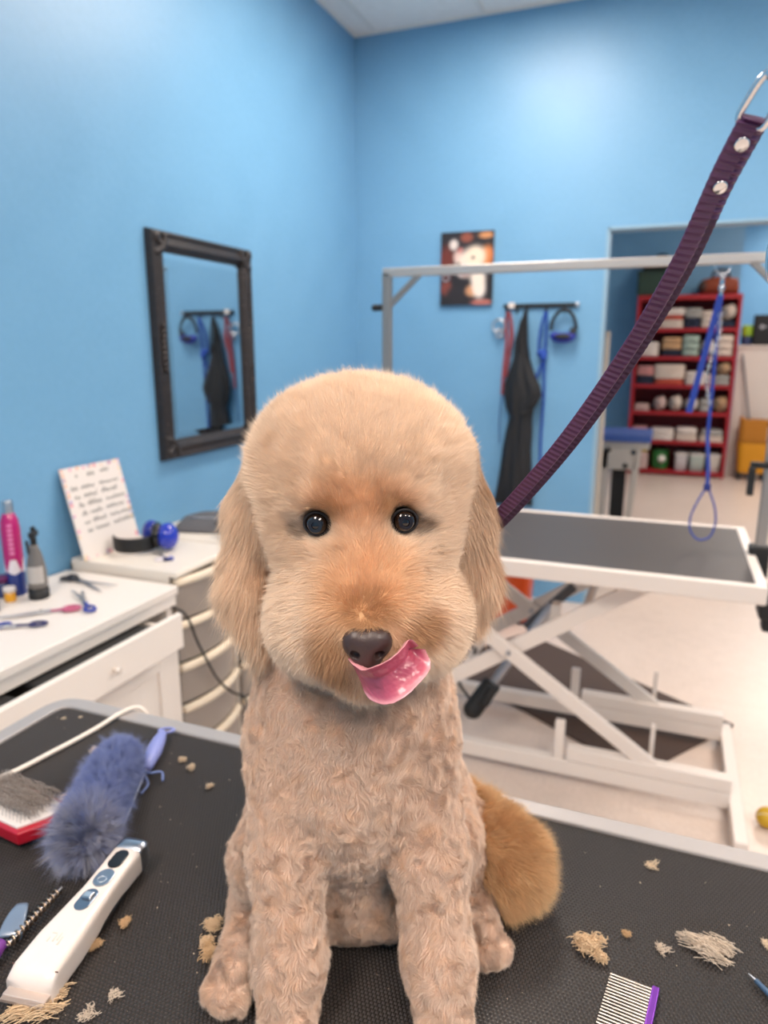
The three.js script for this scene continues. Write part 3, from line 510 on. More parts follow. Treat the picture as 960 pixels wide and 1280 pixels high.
{ // blue fluffy brush with lavender handle
  const g = thing('fluffy_brush', 'blue fluffy brush with lavender handle and metal shaft beside the clipper', 'brush', [-0.719, TY, -0.795], 0.43);
  // local -z runs towards the handle end
  const lav = mat(0x8b93cf, 0.35);
  obj('handle', loft([[0.0, 0.016], [-0.012, 0.022], [-0.05, 0.027], [-0.085, 0.022], [-0.105, 0.014], [-0.112, 0.008]].map(([z, w]) => ring(0, 0.0135, z, w, w * 0.9, 2, 20))), lav, g);
  obj('hanging_ring', new THREE.TorusGeometry(0.0095, 0.0024, 8, 24).rotateX(Math.PI / 2).scale(1.3, 1, 0.8).translate(0.004, 0.012, -0.118), lav, g);
  obj('shaft', cyl(V(0, 0.011, 0.0), V(0.006, 0.006, 0.235), 0.0024, 0.0016, 10), M.steel, g);
  obj('string', [tube([V(-0.004, 0.012, 0.004), V(0.012, 0.016, 0.016), V(0.026, 0.01, 0.006), V(0.031, 0.004, 0.02)], 0.0022, 24, 6), tube([V(0.0, 0.012, 0.012), V(0.011, 0.006, 0.03), V(0.006, 0.003, 0.05)], 0.002, 16, 6)], mat(0x6f7fae, 0.9), g);
  const head = loft(Array.from({ length: 22 }, (_, i) => { const t = i / 21, r = 0.036 * Math.sqrt(Math.max(0.04, 1 - ((t - 0.5) * 2) ** 6)); return ring(-0.036 - 0.004 * Math.sin(t * 3) + 0.012 * t, 0.034, t * 0.235 - 0.02, r * 1.55, r * 1.6, 2, 28); }));
  const blue = mat(0x6475ac, 0.95), core = obj('pile_core', head, blue, g);
  const tg = tuftGeometry(41, 8, 0.25, 0.5, 0.02, 0.14, 4), c0 = col('#8292c6'), c1 = col('#b9c2e0'), c2 = col('#c4c0c2');
  sowTufts('pile', tg, head, 520000, 42, (p, n, R) => {
    const w = V(noise.noise(p.x * 90, p.y * 90, p.z * 90), noise.noise(p.x * 90 + 9, p.y * 90, p.z * 90), noise.noise(p.x * 90, p.y * 90 + 5, p.z * 90)), tip = smooth(p.z, 0.12, 0.2);
    const c = c0.clone().lerp(c1, R() * 0.7).lerp(c2, tip * R());
    const dir = n.clone().addScaledVector(w, 0.7); if (p.y < 0.014) dir.y = Math.max(dir.y, 0.05);
    return { dir, flow: V(-0.2, -0.2, 0.6).addScaledVector(w, 1), len: (0.012 + R() * 0.009) * (1 + tip * 0.6) * (R() < 0.06 ? 1.6 : 1), wid: 0.0115, color: c };
  }, hairMat(), g);
}
{ // red slicker brush at the table's left
  const g = thing('slicker_brush', 'red slicker brush with white pad and matted grey hair in its pins', 'brush', [-0.802, TY, -0.632], -0.1);
  const red = mat(0xb3122a, 0.3, { clearcoat: 0.5 });
  const pts = [[-0.07, -0.036], [0.04, -0.036], [0.072, -0.034], [0.062, 0.0], [0.045, 0.034], [-0.07, 0.034]];
  const shp = (k) => { const s = new THREE.Shape(); pts.forEach(([x, y], i) => (i ? s.lineTo(x * k, -y * k) : s.moveTo(x * k, -y * k))); s.closePath(); return s; };
  obj('back', new THREE.ExtrudeGeometry(shp(1), { depth: 0.012, bevelEnabled: true, bevelSize: 0.004, bevelThickness: 0.004, bevelSegments: 3 }).rotateX(-Math.PI / 2).translate(0, 0.014, 0), red, g);
  obj('handle', [loft([[0.03, 0.022, 0.012], [0.012, 0.024, 0.014], [-0.0, 0.022, 0.014]].map(([y, w, h], i) => ring(0, 0, 0, w, h, 2.4, 20).map((p) => V(p.x - 0.06 - i * 0.05, y + p.y * 0.6 - 0.004 + i * 0.006, p.z + p.x * 0.1)))), bx(0.09, 0.012, 0.03, -0.02, 0.0065, 0, 0.005)], red, g);
  obj('pad', new THREE.ExtrudeGeometry(shp(0.9), { depth: 0.004, bevelEnabled: true, bevelSize: 0.001, bevelThickness: 0.001, bevelSegments: 1 }).rotateX(-Math.PI / 2).translate(-0.002, 0.0285, 0), mat(0xeae2dc, 0.7), g);
  const pins = []; for (let i = 0; i < 15; i++) for (let k = 0; k < 9; k++) { const x = -0.06 + i * 0.0075, z = -0.028 + k * 0.0066; if (x < 0.045 - Math.max(0, z) * 0.3) pins.push(cyl(V(x, 0.033, z), V(x + 0.001, 0.045, z), 0.0004, 0.0003, 5)); }
  const pm = obj('pins', pins, M.steel, g); pm.userData.kind = 'stuff';
  const R = rng(5), mt = []; for (let i = 0; i < 900; i++) { const x = -0.065 + R() * 0.11, z = -0.032 + R() * 0.052, y = 0.039 + R() * 0.014, a = (R() - 0.5) * 1.2, L = 0.012 + R() * 0.02; mt.push(new THREE.TubeGeometry(new THREE.CatmullRomCurve3([V(x - Math.cos(a) * L / 2, y, z - Math.sin(a) * L / 2), V(x, y + 0.004 * R(), z + (R() - 0.5) * 0.006), V(x + Math.cos(a) * L / 2, y - 0.002, z + Math.sin(a) * L / 2)]), 3, 0.0003, 3)); }
  const hr = obj('matted_hair', mt, mat(0xa89a90, 0.85, { transmission: 0.3, thickness: 0 }), g); hr.userData.kind = 'stuff';
}
{ // purple handled tool with a metal spring, and a grey clip
  const g = thing('coat_rake', 'purple handled coat rake with brass coloured coil beside the clipper', 'grooming tool', [-0.634, TY, -0.452], 0.13);
  obj('handle', loft([[0.09, 0.018], [0.06, 0.022], [0.02, 0.022], [0.0, 0.018], [-0.012, 0.012]].map(([z, w]) => ring(-0.006, 0.0125, z, w, w, 2.2, 20))), mat(0x7a3f92, 0.35), g);
  const hel = []; for (let i = 0; i <= 150; i++) { const t = i / 150; hel.push(V(Math.cos(t * 75) * 0.0042, 0.011 + Math.sin(t * 75) * 0.0042, -0.012 - t * 0.085)); }
  obj('coil', tube(hel, 0.0013, 450, 5), metal(0xbfa58d, 0.3), g);
  obj('tip', cyl(V(0, 0.011, -0.01), V(0, 0.011, -0.102), 0.0026, 0.002, 10), M.steel, g);
  const c = thing('grey_clip', 'small blue grey curved plastic clip beside the brass coil', 'clip', [-0.655, TY, -0.493], 0.5);
  obj('shell', loft(Array.from({ length: 9 }, (_, i) => { const t = i / 8; return ring(0, 0.009 + 0.006 * Math.sin(t * 2.2), 0.02 - t * 0.042, lerp(0.026, 0.014, t * t), 0.006, 3, 20); })), mat(0x6f8096, 0.3, { clearcoat: 0.5 }), c);
  obj('foot', bx(0.022, 0.008, 0.012, 0, 0.004, 0.012, 0.002), mat(0x5b6a7d, 0.35), c);
}
{ // comb
  const g = thing('comb', 'steel toothed comb with purple metal spine lying on the mat', 'comb', [0.0385, TY, -0.679], -0.13);
  obj('spine', bx(0.0075, 0.0065, 0.19, 0, 0.0038, 0.095, 0.0012), mat(0x8544b4, 0.25, { metalness: 0.6 }), g);
  const tg = cyl(V(-0.003, 0.0038, 0), V(-0.046, 0.0026, 0), 0.00125, 0.00075, 8), tm = metal(0xd9cdbf, 0.3);
  for (let i = 0; i < 46; i++) obj('tooth', tg, tm, g).position.z = 0.003 + i * 0.00405;
}
{ // white cord and blue tool
  const c = obj('power_lead', tube([V(-1.02, TY + 0.0045, -0.55), V(-0.95, TY + 0.0045, -0.655), V(-0.921, TY + 0.0045, -0.71), V(-0.905, TY + 0.0045, -0.79), V(-0.893, TY + 0.0048, -0.87), V(-0.885, TY + 0.008, -0.935), V(-0.873, TY + 0.008, -0.957), V(-0.862, TY - 0.004, -0.965), V(-0.858, TY - 0.08, -0.972), V(-0.86, 0.3, -0.985), V(-0.865, 0.012, -0.99)], 0.0042, 120, 10), mat(0xeadfd3, 0.45));
  tag(c, 'white power cord running across the mat corner and over the rim', 'cord');
  const b = thing('blue_tool', 'slim blue handled tool with pointed steel tip near the long hair clump', 'grooming tool', [0.131, TY, -0.736], 0);
  const d = V(0.64, 0, 0.77);
  obj('tip', cyl(V(0, 0.003, 0), d.clone().multiplyScalar(0.012).setY(0.004), 0.0008, 0.0022, 10), M.steel, b);
  obj('handle', cyl(d.clone().multiplyScalar(0.01).setY(0.004), d.clone().multiplyScalar(0.06).setY(0.0045), 0.0026, 0.0042, 12), mat(0x44607e, 0.35), b);
}

// ------------------------------------------------------------------ grooming arm and leads of the near table
{
  const arm = thing('overhead_hanger', 'chrome grooming arm clamped to the end of the near table', 'grooming arm', [0.3, 0, -0.42]);
  obj('post', bar(V(0, 0.62, 0), V(0, 1.73, 0), 0.025, 0.025, 0.003, V(0, 0, 1)), M.chrome, arm);
  obj('clamp', [bx(0.09, 0.03, 0.05, -0.02, TY + 0.02, 0, 0.004), bx(0.09, 0.03, 0.05, -0.02, TY - 0.06, 0, 0.004), bx(0.03, 0.12, 0.05, 0.015, TY - 0.02, 0, 0.004)], M.black, arm);
  obj('overhead_bar', tube([V(0, 1.73, 0), V(-0.16, 1.735, -0.05), V(-0.235, 1.735, -0.08), V(-0.24, 1.735, -0.16), V(-0.225, 1.735, -0.3)], 0.011, 50, 12), M.chrome, arm);
  // purple strap: neck end to clasp
  const lead = thing('purple_lead', 'purple ribbed leather grooming lead with two silver rivets running down to the dog', 'lead', [0, 0, 0]);
  const path = new THREE.CatmullRomCurve3([V(-0.215, 1.235, -0.70), V(-0.18, 1.262, -0.70), V(-0.151, 1.291, -0.693), V(-0.087, 1.3715, -0.654), V(-0.0355, 1.4505, -0.61), V(0.0005, 1.5165, -0.559), V(0.0205, 1.566, -0.524), V(0.0325, 1.5915, -0.507)]);
  const eye = V(0, 1.46, 0), pm = mat(0x542a52, 0.45, { clearcoat: 0.2 }), pd = mat(0x3d1e40, 0.5);
  const band = (off, side, thick, width, u0, u1, n, ribs) => loft(Array.from({ length: n + 1 }, (_, i) => {
    const u = lerp(u0, u1, i / n), P = path.getPointAt(u), T = path.getTangentAt(u), A = T.clone().cross(V(0.36, 0.1, 0.93)).normalize(), N = A.clone().cross(T).normalize(), th = thick * (1 - (ribs ? 0.45 * Math.abs(Math.sin(i / n * Math.PI * ribs)) : 0)), w = width * (ribs ? 1 - 0.03 * Math.abs(Math.sin(i / n * Math.PI * ribs)) : 1), c = P.clone().addScaledVector(N, off).addScaledVector(A, side), o = [];
    for (let k = 0; k < 16; k++) { const t = k / 16 * Math.PI * 2, cx = Math.cos(t), sy = Math.sin(t); o.push(c.clone().addScaledVector(A, w / 2 * Math.sign(cx) * Math.abs(cx) ** 0.5).addScaledVector(N, th / 2 * Math.sign(sy) * Math.abs(sy) ** 0.5)); }
    return o;
  }));
  obj('front_strap', band(0.0022, -0.0026, 0.0034, 0.0128, 0, 0.995, 560, 92), pm, lead);
  obj('rear_strap', band(-0.0068, 0.006, 0.0034, 0.0128, 0, 0.985, 420, 92), pd, lead);
  obj('end_tab', band(-0.0004, 0.0012, 0.009, 0.0154, 0.875, 1, 110, 12), pm, lead);
  for (const u of [0.918, 0.972]) {
    const P = path.getPointAt(u), T = path.getTangentAt(u), A = T.clone().cross(V(0.36, 0.1, 0.93)).normalize(), N = A.clone().cross(T).normalize();
    const r = obj('rivet', lathe([[0, 0.0012], [0.0026, 0.0011], [0.0036, 0.0006], [0.0038, 0.0009], [0.0043, 0.0004], [0.0044, 0], [0, 0]], 24), M.chrome, lead); r.position.copy(P).addScaledVector(N, 0.0041).addScaledVector(A, 0.0); r.quaternion.setFromUnitVectors(V(0, 1, 0), N);
  }
  const E = path.getPointAt(1), T = path.getTangentAt(0.99);
  const q = new THREE.Quaternion().setFromUnitVectors(V(0, 1, 0), T), put = (geo) => geo.applyQuaternion(q).translate(E.x, E.y, E.z);
  obj('clasp', [put(tube([V(-0.0065, -0.004, 0), V(-0.0075, 0.01, 0), V(-0.004, 0.024, 0), V(0.004, 0.024, 0), V(0.0075, 0.01, 0), V(0.0065, -0.004, 0)], 0.0022, 40, 8, true)), put(lathe([[0.0035, 0.02], [0.0065, 0.023], [0.0065, 0.03], [0.004, 0.034], [0.0045, 0.046], [0, 0.047]], 18))], M.chrome, lead);
  obj('chain', tube([E.clone().addScaledVector(T, 0.045), V(0.056, 1.66, -0.5), V(0.062, 1.735, -0.497)], 0.002, 20, 8), M.chrome, lead);
  // spare blue loop hanging from the bar
  const s = thing('blue_loop', 'blue nylon grooming loop with chrome snap hook hanging from the chrome arm', 'lead', [0.0715, 0, -0.672]);
  obj('strap', [bar(V(0.004, 1.735, 0), V(0.006, 1.552, 0.0), 0.012, 0.0025, 0.001, V(0.37, 0, 0.93)), bar(V(-0.0, 1.735, -0.006), V(0.002, 1.552, -0.006), 0.012, 0.0025, 0.001, V(0.37, 0, 0.93))], mat(0x27408f, 0.75), s);
  obj('snap_hook', tube([V(0.004, 1.556, 0), V(-0.0045, 1.548, 0.002), V(-0.0065, 1.525, 0.0025), V(-0.001, 1.509, 0), V(0.011, 1.506, -0.003), V(0.019, 1.515, -0.006), V(0.019, 1.54, -0.006), V(0.013, 1.554, -0.003)], 0.0024, 60, 10, true), M.chrome, s);
}

// ------------------------------------------------------------------ white cabinet by the left wall
{
  const g = thing('white_cabinet', 'white wooden cabinet with an open drawer standing against the left wall', 'cabinet', [0, 0, 0]);
  const X0 = -1.795, X1 = -1.357, Z0 = -1.69, Z1 = -0.45, w = M.whitePaint;
  obj('body', [box6(X0, X1 - 0.03, 0.06, 0.08, Z0 + 0.02, Z1), box6(X0, X1 - 0.02, 0.06, 0.72, Z0, Z0 + 0.02), box6(X0, X1 - 0.02, 0.06, 0.72, Z1 - 0.02, Z1), box6(X0, X0 + 0.015, 0.06, 0.72, Z0, Z1), box6(X1 - 0.03, X1 - 0.004, 0.06, 0.60, Z0, Z0 + 0.05), box6(X1 - 0.03, X1 - 0.004, 0.55, 0.604, Z0, Z1), box6(X1 - 0.06, X1 - 0.03, 0, 0.06, Z0 + 0.02, Z1)], w, g);
  obj('top', [box6(X0, X1 + 0.004, 0.722, 0.75, Z0 - 0.01, Z1 + 0.01, 0.004), box6(X1 - 0.018, X1, 0.69, 0.724, Z0 - 0.002, Z1, 0.002)], w, g);
  const dr = (z0, z1, out, knobs) => {
    const d = obj('drawer', [box6(X1 + out - 0.018, X1 + out, 0.6, 0.707, z0, z1, 0.005), box6(X1 + out - 0.36, X1 + out - 0.018, 0.61, 0.62, z0 + 0.03, z1 - 0.03), box6(X1 + out - 0.36, X1 + out - 0.018, 0.61, 0.675, z0 + 0.03, z0 + 0.042), box6(X1 + out - 0.36, X1 + out - 0.018, 0.61, 0.675, z1 - 0.042, z1 - 0.03)], w, g);
    for (const z of knobs) { const k = obj('knob', lathe([[0.004, 0], [0.004, 0.008], [0.0075, 0.011], [0.011, 0.016], [0.009, 0.021], [0, 0.023]], 10).rotateZ(-Math.PI / 2).translate(X1 + out, 0.655, z), mat(0xd8cfc6, 0.12, { clearcoat: 1 }), d); }
  };
  dr(-1.605, -0.52, 0.088, [-1.318, -0.985]);
  for (const [z0, z1] of [[-1.635, -1.25], [-1.24, -0.86], [-0.85, -0.47]]) {
    const d = obj('door', [box6(X1 - 0.016, X1 - 0.006, 0.09, 0.555, z0, z1), box6(X1 - 0.008, X1 + 0.004, 0.09, 0.555, z0, z0 + 0.045), box6(X1 - 0.008, X1 + 0.004, 0.09, 0.555, z1 - 0.045, z1), box6(X1 - 0.008, X1 + 0.0035, 0.51, 0.555, z0 + 0.044, z1 - 0.044), box6(X1 - 0.008, X1 + 0.0035, 0.09, 0.14, z0 + 0.044, z1 - 0.044)], w, g);
    obj('knob', lathe([[0.004, 0], [0.004, 0.008], [0.0105, 0.015], [0, 0.022]], 10).rotateZ(-Math.PI / 2).translate(X1 + 0.004, 0.47, z1 - 0.02), mat(0xd8cfc6, 0.12, { clearcoat: 1 }), d);
  }
  // dark things lying in the open drawer
  const ins = [['clipper_case', 'black clipper case lying in the open cabinet drawer', -1.33, 0.25], ['black_pouch', 'black zip pouch with steel zip lying in the open cabinet drawer', -0.83, 0.31]];
  for (const [n, l, z, L] of ins) { const o = thing(n, l, 'case', [-1.42, 0.621, z]); obj('case_body', bx(0.26, 0.064, L * 1.6, 0, 0.032, 0, 0.01, 3), M.black, o); obj('zip', bx(0.262, 0.003, L * 1.602, 0, 0.02, 0, 0.001), M.alu, o); }
}
// translucent drawer towers
{
  const clear = mat(0xcfc4ba, 0.35, { transmission: 0.55, thickness: 0 }), lip = mat(0xeadbc4, 0.35), frame = mat(0xe6dccf, 0.4), back = mat(0xdcd3ca, 0.5);
  const tones = [0x8b8f9a, 0x9a8f98, 0x86a08c, 0x7f8088, 0x5d6068];
  const tower = (z0, z1, label, seed) => {
    const g = thing('drawer_tower', label, 'drawers', [0, 0, 0], 0, 'plastic drawer towers'), X0 = -1.79, X1 = -1.40, R = rng(seed);
    obj('frame', [box6(X0, X1 + 0.035, 0.763, 0.785, z0, z1, 0.008), box6(X0, X1, 0.02, 0.77, z0, z0 + 0.012), box6(X0, X1, 0.02, 0.77, z1 - 0.012, z1), box6(X0, X0 + 0.01, 0.02, 0.77, z0, z1), box6(X0, X1, 0.02, 0.04, z0, z1)], frame, g);
    for (let i = 0; i < 5; i++) {
      const y0 = 0.045 + (4 - i) * 0.144, y1 = y0 + 0.138, zc = (z0 + z1) / 2, hw = (z1 - z0) / 2 - 0.016, N = 14;
      const bow = (t) => X1 + 0.012 + 0.03 * (1 - (t * 2 - 1) ** 2);
      const wall = []; // bowed front
      for (let k = 0; k <= N; k++) { const t = k / N, z = zc - hw + 2 * hw * t, x = bow(t); wall.push([V(x - 0.002, y0, z), V(x, y0, z), V(x + 0.004, y1 - 0.02, z), V(x + 0.002, y1 - 0.02, z)]); }
      const d = obj('drawer', [loft(wall), box6(X0 + 0.03, X1 + 0.01, y0, y0 + 0.004, zc - hw, zc + hw), box6(X0 + 0.03, X1 + 0.012, y0, y1 - 0.02, zc - hw, zc - hw + 0.003), box6(X0 + 0.03, X1 + 0.012, y0, y1 - 0.02, zc + hw - 0.003, zc + hw)], clear, g);
      const L = []; for (let k = 0; k <= N; k++) { const t = k / N, z = zc - hw - 0.006 + (2 * hw + 0.012) * t, x = bow(t) + 0.007; L.push(ring(0, 0, 0, 0.026, 0.024, 3, 14).map((p) => V(x + p.x, y1 - 0.012 + p.y, z))); }
      obj('drawer_lip', loft(L), lip, d);
      const o = obj('drawer_contents', [bx(0.24, 0.06, hw * 1.3, (X0 + X1) / 2 + 0.02, y0 + 0.036, zc - 0.01, 0.02, 3), bx(0.1, 0.075, hw * 0.7, X1 - 0.06, y0 + 0.044, zc + hw * (R() - 0.5), 0.02, 3)], mat(tones[i], 0.7), d);
    }
  };
  tower(-2.045, -1.712, 'translucent plastic drawer tower with cream lips next to the white cabinet', 3);
  tower(-2.4, -2.06, 'second plastic drawer tower below the mirror, behind the dog', 4);
  const c = obj('black_cable', tube([V(-1.44, 0.7, -1.66), V(-1.35, 0.665, -1.705), V(-1.335, 0.64, -1.715), V(-1.332, 0.56, -1.745), V(-1.33, 0.47, -1.79), V(-1.328, 0.38, -1.84), V(-1.322, 0.3, -1.91), V(-1.32, 0.24, -1.985), V(-1.33, 0.01, -2.08)], 0.0042, 80, 8), M.black);
  tag(c, 'thin black cable hanging across the plastic drawers', 'cable');
}
// things on the cabinet and the towers
{
  const T = 0.75, U = 0.785;
  const can = thing('spray_can', 'tall magenta and blue spray can with silver cap on the cabinet', 'spray can', [-1.745, T, -1.462]);
  const magenta = canvasTex(256, 512, (c, w, h) => { c.fillStyle = '#b3186a'; c.fillRect(0, 0, w, h); c.fillStyle = '#152f7c'; c.fillRect(0, h * 0.7, w, h * 0.3); c.fillStyle = '#e8dfe4'; c.beginPath(); for (let k = 0; k < 4; k++) { const x = k * 64 + 32; c.moveTo(x - 30, h * 0.7); c.lineTo(x - 12, h * 0.55); c.lineTo(x + 12, h * 0.55); c.lineTo(x + 30, h * 0.7); c.lineTo(x, h * 0.735); } c.fill(); c.fillStyle = '#dd7fae'; for (let k = 0; k < 4; k++) for (let i = 0; i < 7; i++) c.fillRect(k * 64 + 22, h * (0.12 + i * 0.055), 20, h * 0.035); });
  const canGeo = lathe([[0, 0], [0.025, 0], [0.0265, 0.004], [0.0265, 0.06], [0.0265, 0.12], [0.0265, 0.2], [0.024, 0.225], [0.016, 0.245], [0.0135, 0.247]], 36); { const pp = canGeo.attributes.position, u = canGeo.attributes.uv; for (let i = 0; i < pp.count; i++) u.setXY(i, u.getX(i), pp.getY(i) / 0.247); }
  obj('can_body', canGeo, mat(0xffffff, 0.28, { map: magenta, clearcoat: 0.4 }), can);
  obj('cap', lathe([[0.0145, 0.245], [0.0145, 0.278], [0.012, 0.283], [0, 0.284]], 24), M.steel, can);
  const sp = thing('spray_bottle', 'grey translucent spray bottle with black base and trigger on the cabinet', 'spray bottle', [-1.66, T, -1.462], 0.5);
  obj('bottle', lathe([[0, 0.03], [0.026, 0.03], [0.027, 0.04], [0.0265, 0.085], [0.022, 0.115], [0.0165, 0.14], [0.0115, 0.152], [0.0115, 0.16], [0, 0.16]], 28), mat(0x8d8782, 0.25, { transmission: 0.35, thickness: 0 }), sp);
  obj('base', lathe([[0, 0], [0.027, 0], [0.0285, 0.003], [0.0285, 0.03], [0, 0.031]], 28), M.black, sp);
  obj('label', new THREE.CylinderGeometry(0.0272, 0.0277, 0.05, 28, 1, true, -0.9, 1.9).translate(0, 0.075, 0), mat(0xb9b2ac, 0.5, { side: THREE.DoubleSide }), sp);
  obj('trigger_head', [cyl(V(0, 0.158, 0), V(0, 0.18, 0), 0.009), bx(0.016, 0.018, 0.045, 0, 0.19, -0.004, 0.005), bx(0.008, 0.04, 0.006, 0, 0.17, 0.022, 0.002).rotateX(0.15), bx(0.012, 0.014, 0.014, 0, 0.205, -0.006, 0.004)], M.black, sp);
  const jar = thing('yellow_jar', 'small yellow jar with white lid on the cabinet', 'jar', [-1.715, T, -1.41]);
  obj('jar_body', lathe([[0, 0], [0.0145, 0], [0.0155, 0.002], [0.0155, 0.028], [0, 0.028]], 24), mat(0xd99a25, 0.3), jar); obj('lid', lathe([[0, 0.041], [0.0165, 0.041], [0.017, 0.039], [0.017, 0.028], [0, 0.028]], 24), mat(0xece2da, 0.4), jar);
  const jar2 = thing('purple_jar', 'dark jar with purple lid behind the yellow jar', 'jar', [-1.765, T, -1.43]);
  obj('jar_body', lathe([[0, 0], [0.018, 0], [0.019, 0.002], [0.019, 0.045], [0, 0.045]], 24), mat(0x32406e, 0.3), jar2); obj('lid', lathe([[0, 0.062], [0.0195, 0.062], [0.02, 0.06], [0.02, 0.045], [0, 0.045]], 24), mat(0x6d2560, 0.4), jar2);
  const tin = thing('black_tin', 'round black tin at the cabinet edge of the jars', 'tin', [-1.69, T, -1.325]);
  obj('tin_body', lathe([[0, 0], [0.02, 0], [0.021, 0.003], [0.021, 0.022], [0.018, 0.026], [0, 0.026]], 24), M.black, tin); obj('lid', lathe([[0, 0.029], [0.0215, 0.029], [0.022, 0.027], [0.022, 0.02], [0, 0.02]], 24), M.blackGloss, tin);
  // scissors: two blades, two finger rings
  const scissor = (p, turn, s, handle, label, open = 0.22, blade = M.steel) => {
    const g = thing('scissors', label, 'scissors', [p[0], p[1], p[2]], turn, 'scissors on the drawers'); g.scale.setScalar(s);
    for (const k of [-1, 1]) {
      const a = k * open / 2, rot = (geo) => geo.rotateY(a);
      obj('blade', rot(loft([[0.02, 0.008, 0.003], [-0.01, 0.009, 0.003], [-0.06, 0.006, 0.002], [-0.085, 0.0012, 0.001]].map(([z, w, h]) => ring(0, 0.006 + k * 0.0014, z, w, h, 3, 10)))), blade, g);
      obj('handle', [rot(loft([[0.018, 0.006], [0.045, 0.005]].map(([z, w]) => ring(k * -(z - 0.018) * 0.25, 0.006, z, w, 0.0045, 2, 10)))), rot(new THREE.TorusGeometry(0.0125, 0.0031, 8, 22).rotateX(Math.PI / 2).scale(0.85, 1, 1.25).translate(k * -0.008, 0.006, 0.059))], handle, g);
    }
    obj('pivot_screw', cyl(V(0, 0.003, 0), V(0, 0.0105, 0), 0.0035), M.chrome, g);
    return g;
  };
  const blueH = mat(0x23379b, 0.35), pinkH = mat(0xb95a7a, 0.35), navyH = mat(0x30305f, 0.35), redH = mat(0xb52a38, 0.35), darkH = mat(0x2b2b31, 0.4);
  scissor([-1.62, T, -1.603], -1.75, 1.35, darkH, 'steel scissors with dark handles behind the others on the cabinet', 0.5, M.alu);
  scissor([-1.505, T, -1.475], 0.95, 1.3, blueH, 'blue handled scissors in the middle of the cabinet top', 0.28);
  scissor([-1.545, T, -1.36], 2.35, 1.3, pinkH, 'pink handled scissors lying open on the cabinet top', 0.15);
  scissor([-1.545, T, -1.25], 2.2, 1.25, navyH, 'navy handled scissors nearest the cabinet front edge', 0.25);
  scissor([-1.6, T, -1.19], 2.6, 1.2, blueH, 'blue handled scissors beside the navy pair', 0.3);
  scissor([-1.41, U, -2.08], 1.2, 1.2, redH, 'red handled scissors on the drawer tower beside the grey pouch', 0.4);
  scissor([-1.515, U, -1.835], 1.0, 0.8, navyH, 'small scissors with dark handles below the blue ear defenders', 0.4);
  // whiteboard with handwriting leaning on the wall
  const bd = thing('notice_board', 'white notice board with handwritten lines and pink edge marks leaning on the wall', 'notice board', [-1.715, U, -1.832]);
  const note = canvasTex(512, 560, (c, w, h) => {
    c.fillStyle = '#e6ddd6'; c.fillRect(0, 0, w, h); const R = rng(8);
    const spots = ['#e58fb0', '#f0b08a', '#9f8fc0', '#e9c58e', '#e07a86'];
    for (let i = 0; i < 60; i++) { const e = i % 4, t = R(); c.fillStyle = spots[i % 5]; c.globalAlpha = 0.75; const x = e < 2 ? t * w : e === 2 ? 8 + R() * 10 : w - 20 + R() * 10, y = e === 0 ? 6 + R() * 12 : e === 1 ? h - 18 + R() * 12 : t * h; c.beginPath(); c.ellipse(x, y, 8 + R() * 8, 5 + R() * 9, R() * 3, 0, 7); c.fill(); }
    c.globalAlpha = 0.9; c.strokeStyle = '#4a463f'; c.lineWidth = 5; c.lineJoin = 'round';
    const scrawl = (x, y, len, amp) => { c.beginPath(); c.moveTo(x, y); for (let q = 0; q < len; q += 9) c.lineTo(x + q + (R() - 0.5) * 7, y - (R() < 0.25 ? amp * 1.7 : amp) * (((q / 9) % 2) ? 1 : 0) * (0.5 + R() * 0.6)); c.stroke(); };
    scrawl(110, 66, 26, 20); scrawl(205, 68, 70, 22); scrawl(320, 60, 90, 22);
    [[45, 60, 125, 175], [60, 52, 120, 150], [75, 50, 130, 175], [80, 48, 110, 170], [85, 46, 120, 215], [90, 50, 125, 200]].forEach(([x, a, b, d], i) => { const y = 140 + i * 52; scrawl(x, y, a, 17); scrawl(x + a + 22, y - 3, b, 20); scrawl(x + a + b + 55, y - 7, d, 18); });
  });
  const face = mat(0xffffff, 0.45, { map: note }), side = mat(0xe6ddd6, 0.5), bm = new THREE.Mesh(new THREE.BoxGeometry(0.265, 0.305, 0.005).translate(0, 0.1525, 0), [side, side, side, side, face, side]);
  bm.name = 'board'; bm.castShadow = bm.receiveShadow = true; bm.rotation.set(0, Math.PI / 2, 0); const tilt = new THREE.Group(); tilt.name = 'board_panel'; tilt.rotation.z = 0.235; tilt.add(bm); bd.add(tilt);
  // blue ear defenders
  const ed = thing('ear_defenders', 'black and blue ear defenders lying on the drawer tower', 'ear defenders', [-1.61, U, -1.87], 0.5); ed.scale.setScalar(1.25);
  obj('headband', loft(Array.from({ length: 25 }, (_, i) => { const a = 0.15 + i / 24 * 3.4, r = 0.062; return ring(0, 0, 0, 0.007, 0.04, 3, 14).map((p) => V(-0.03 + Math.cos(a) * (r + p.x) * -0.9, 0.028 + p.y, Math.sin(a) * (r + p.x) - 0.02)); })), M.black, ed);
  obj('ear_cup', [ball(0.058, 0.04, -0.005, 0.03, 0.037, 0.034, 28)], mat(0x1832b0, 0.25, { clearcoat: 0.6 }), ed);
  obj('ear_cup', [ball(0.01, 0.042, -0.04, 0.026, 0.036, 0.03, 24)], mat(0x1a2f92, 0.3), ed);
  obj('ear_cushion', [new THREE.TorusGeometry(0.024, 0.012, 12, 28).rotateY(Math.PI / 2).translate(0.03, 0.042, -0.012)], M.blackGloss, ed);
  obj('adjuster', cyl(V(0.05, 0.0, 0.012), V(0.055, 0.012, 0.02), 0.005), M.steel, ed);
  const tr = thing('small_bottle_tops', 'little blue and white plastic tops lying on the drawer tower', 'bottle tops', [-1.5, U, -1.8]);
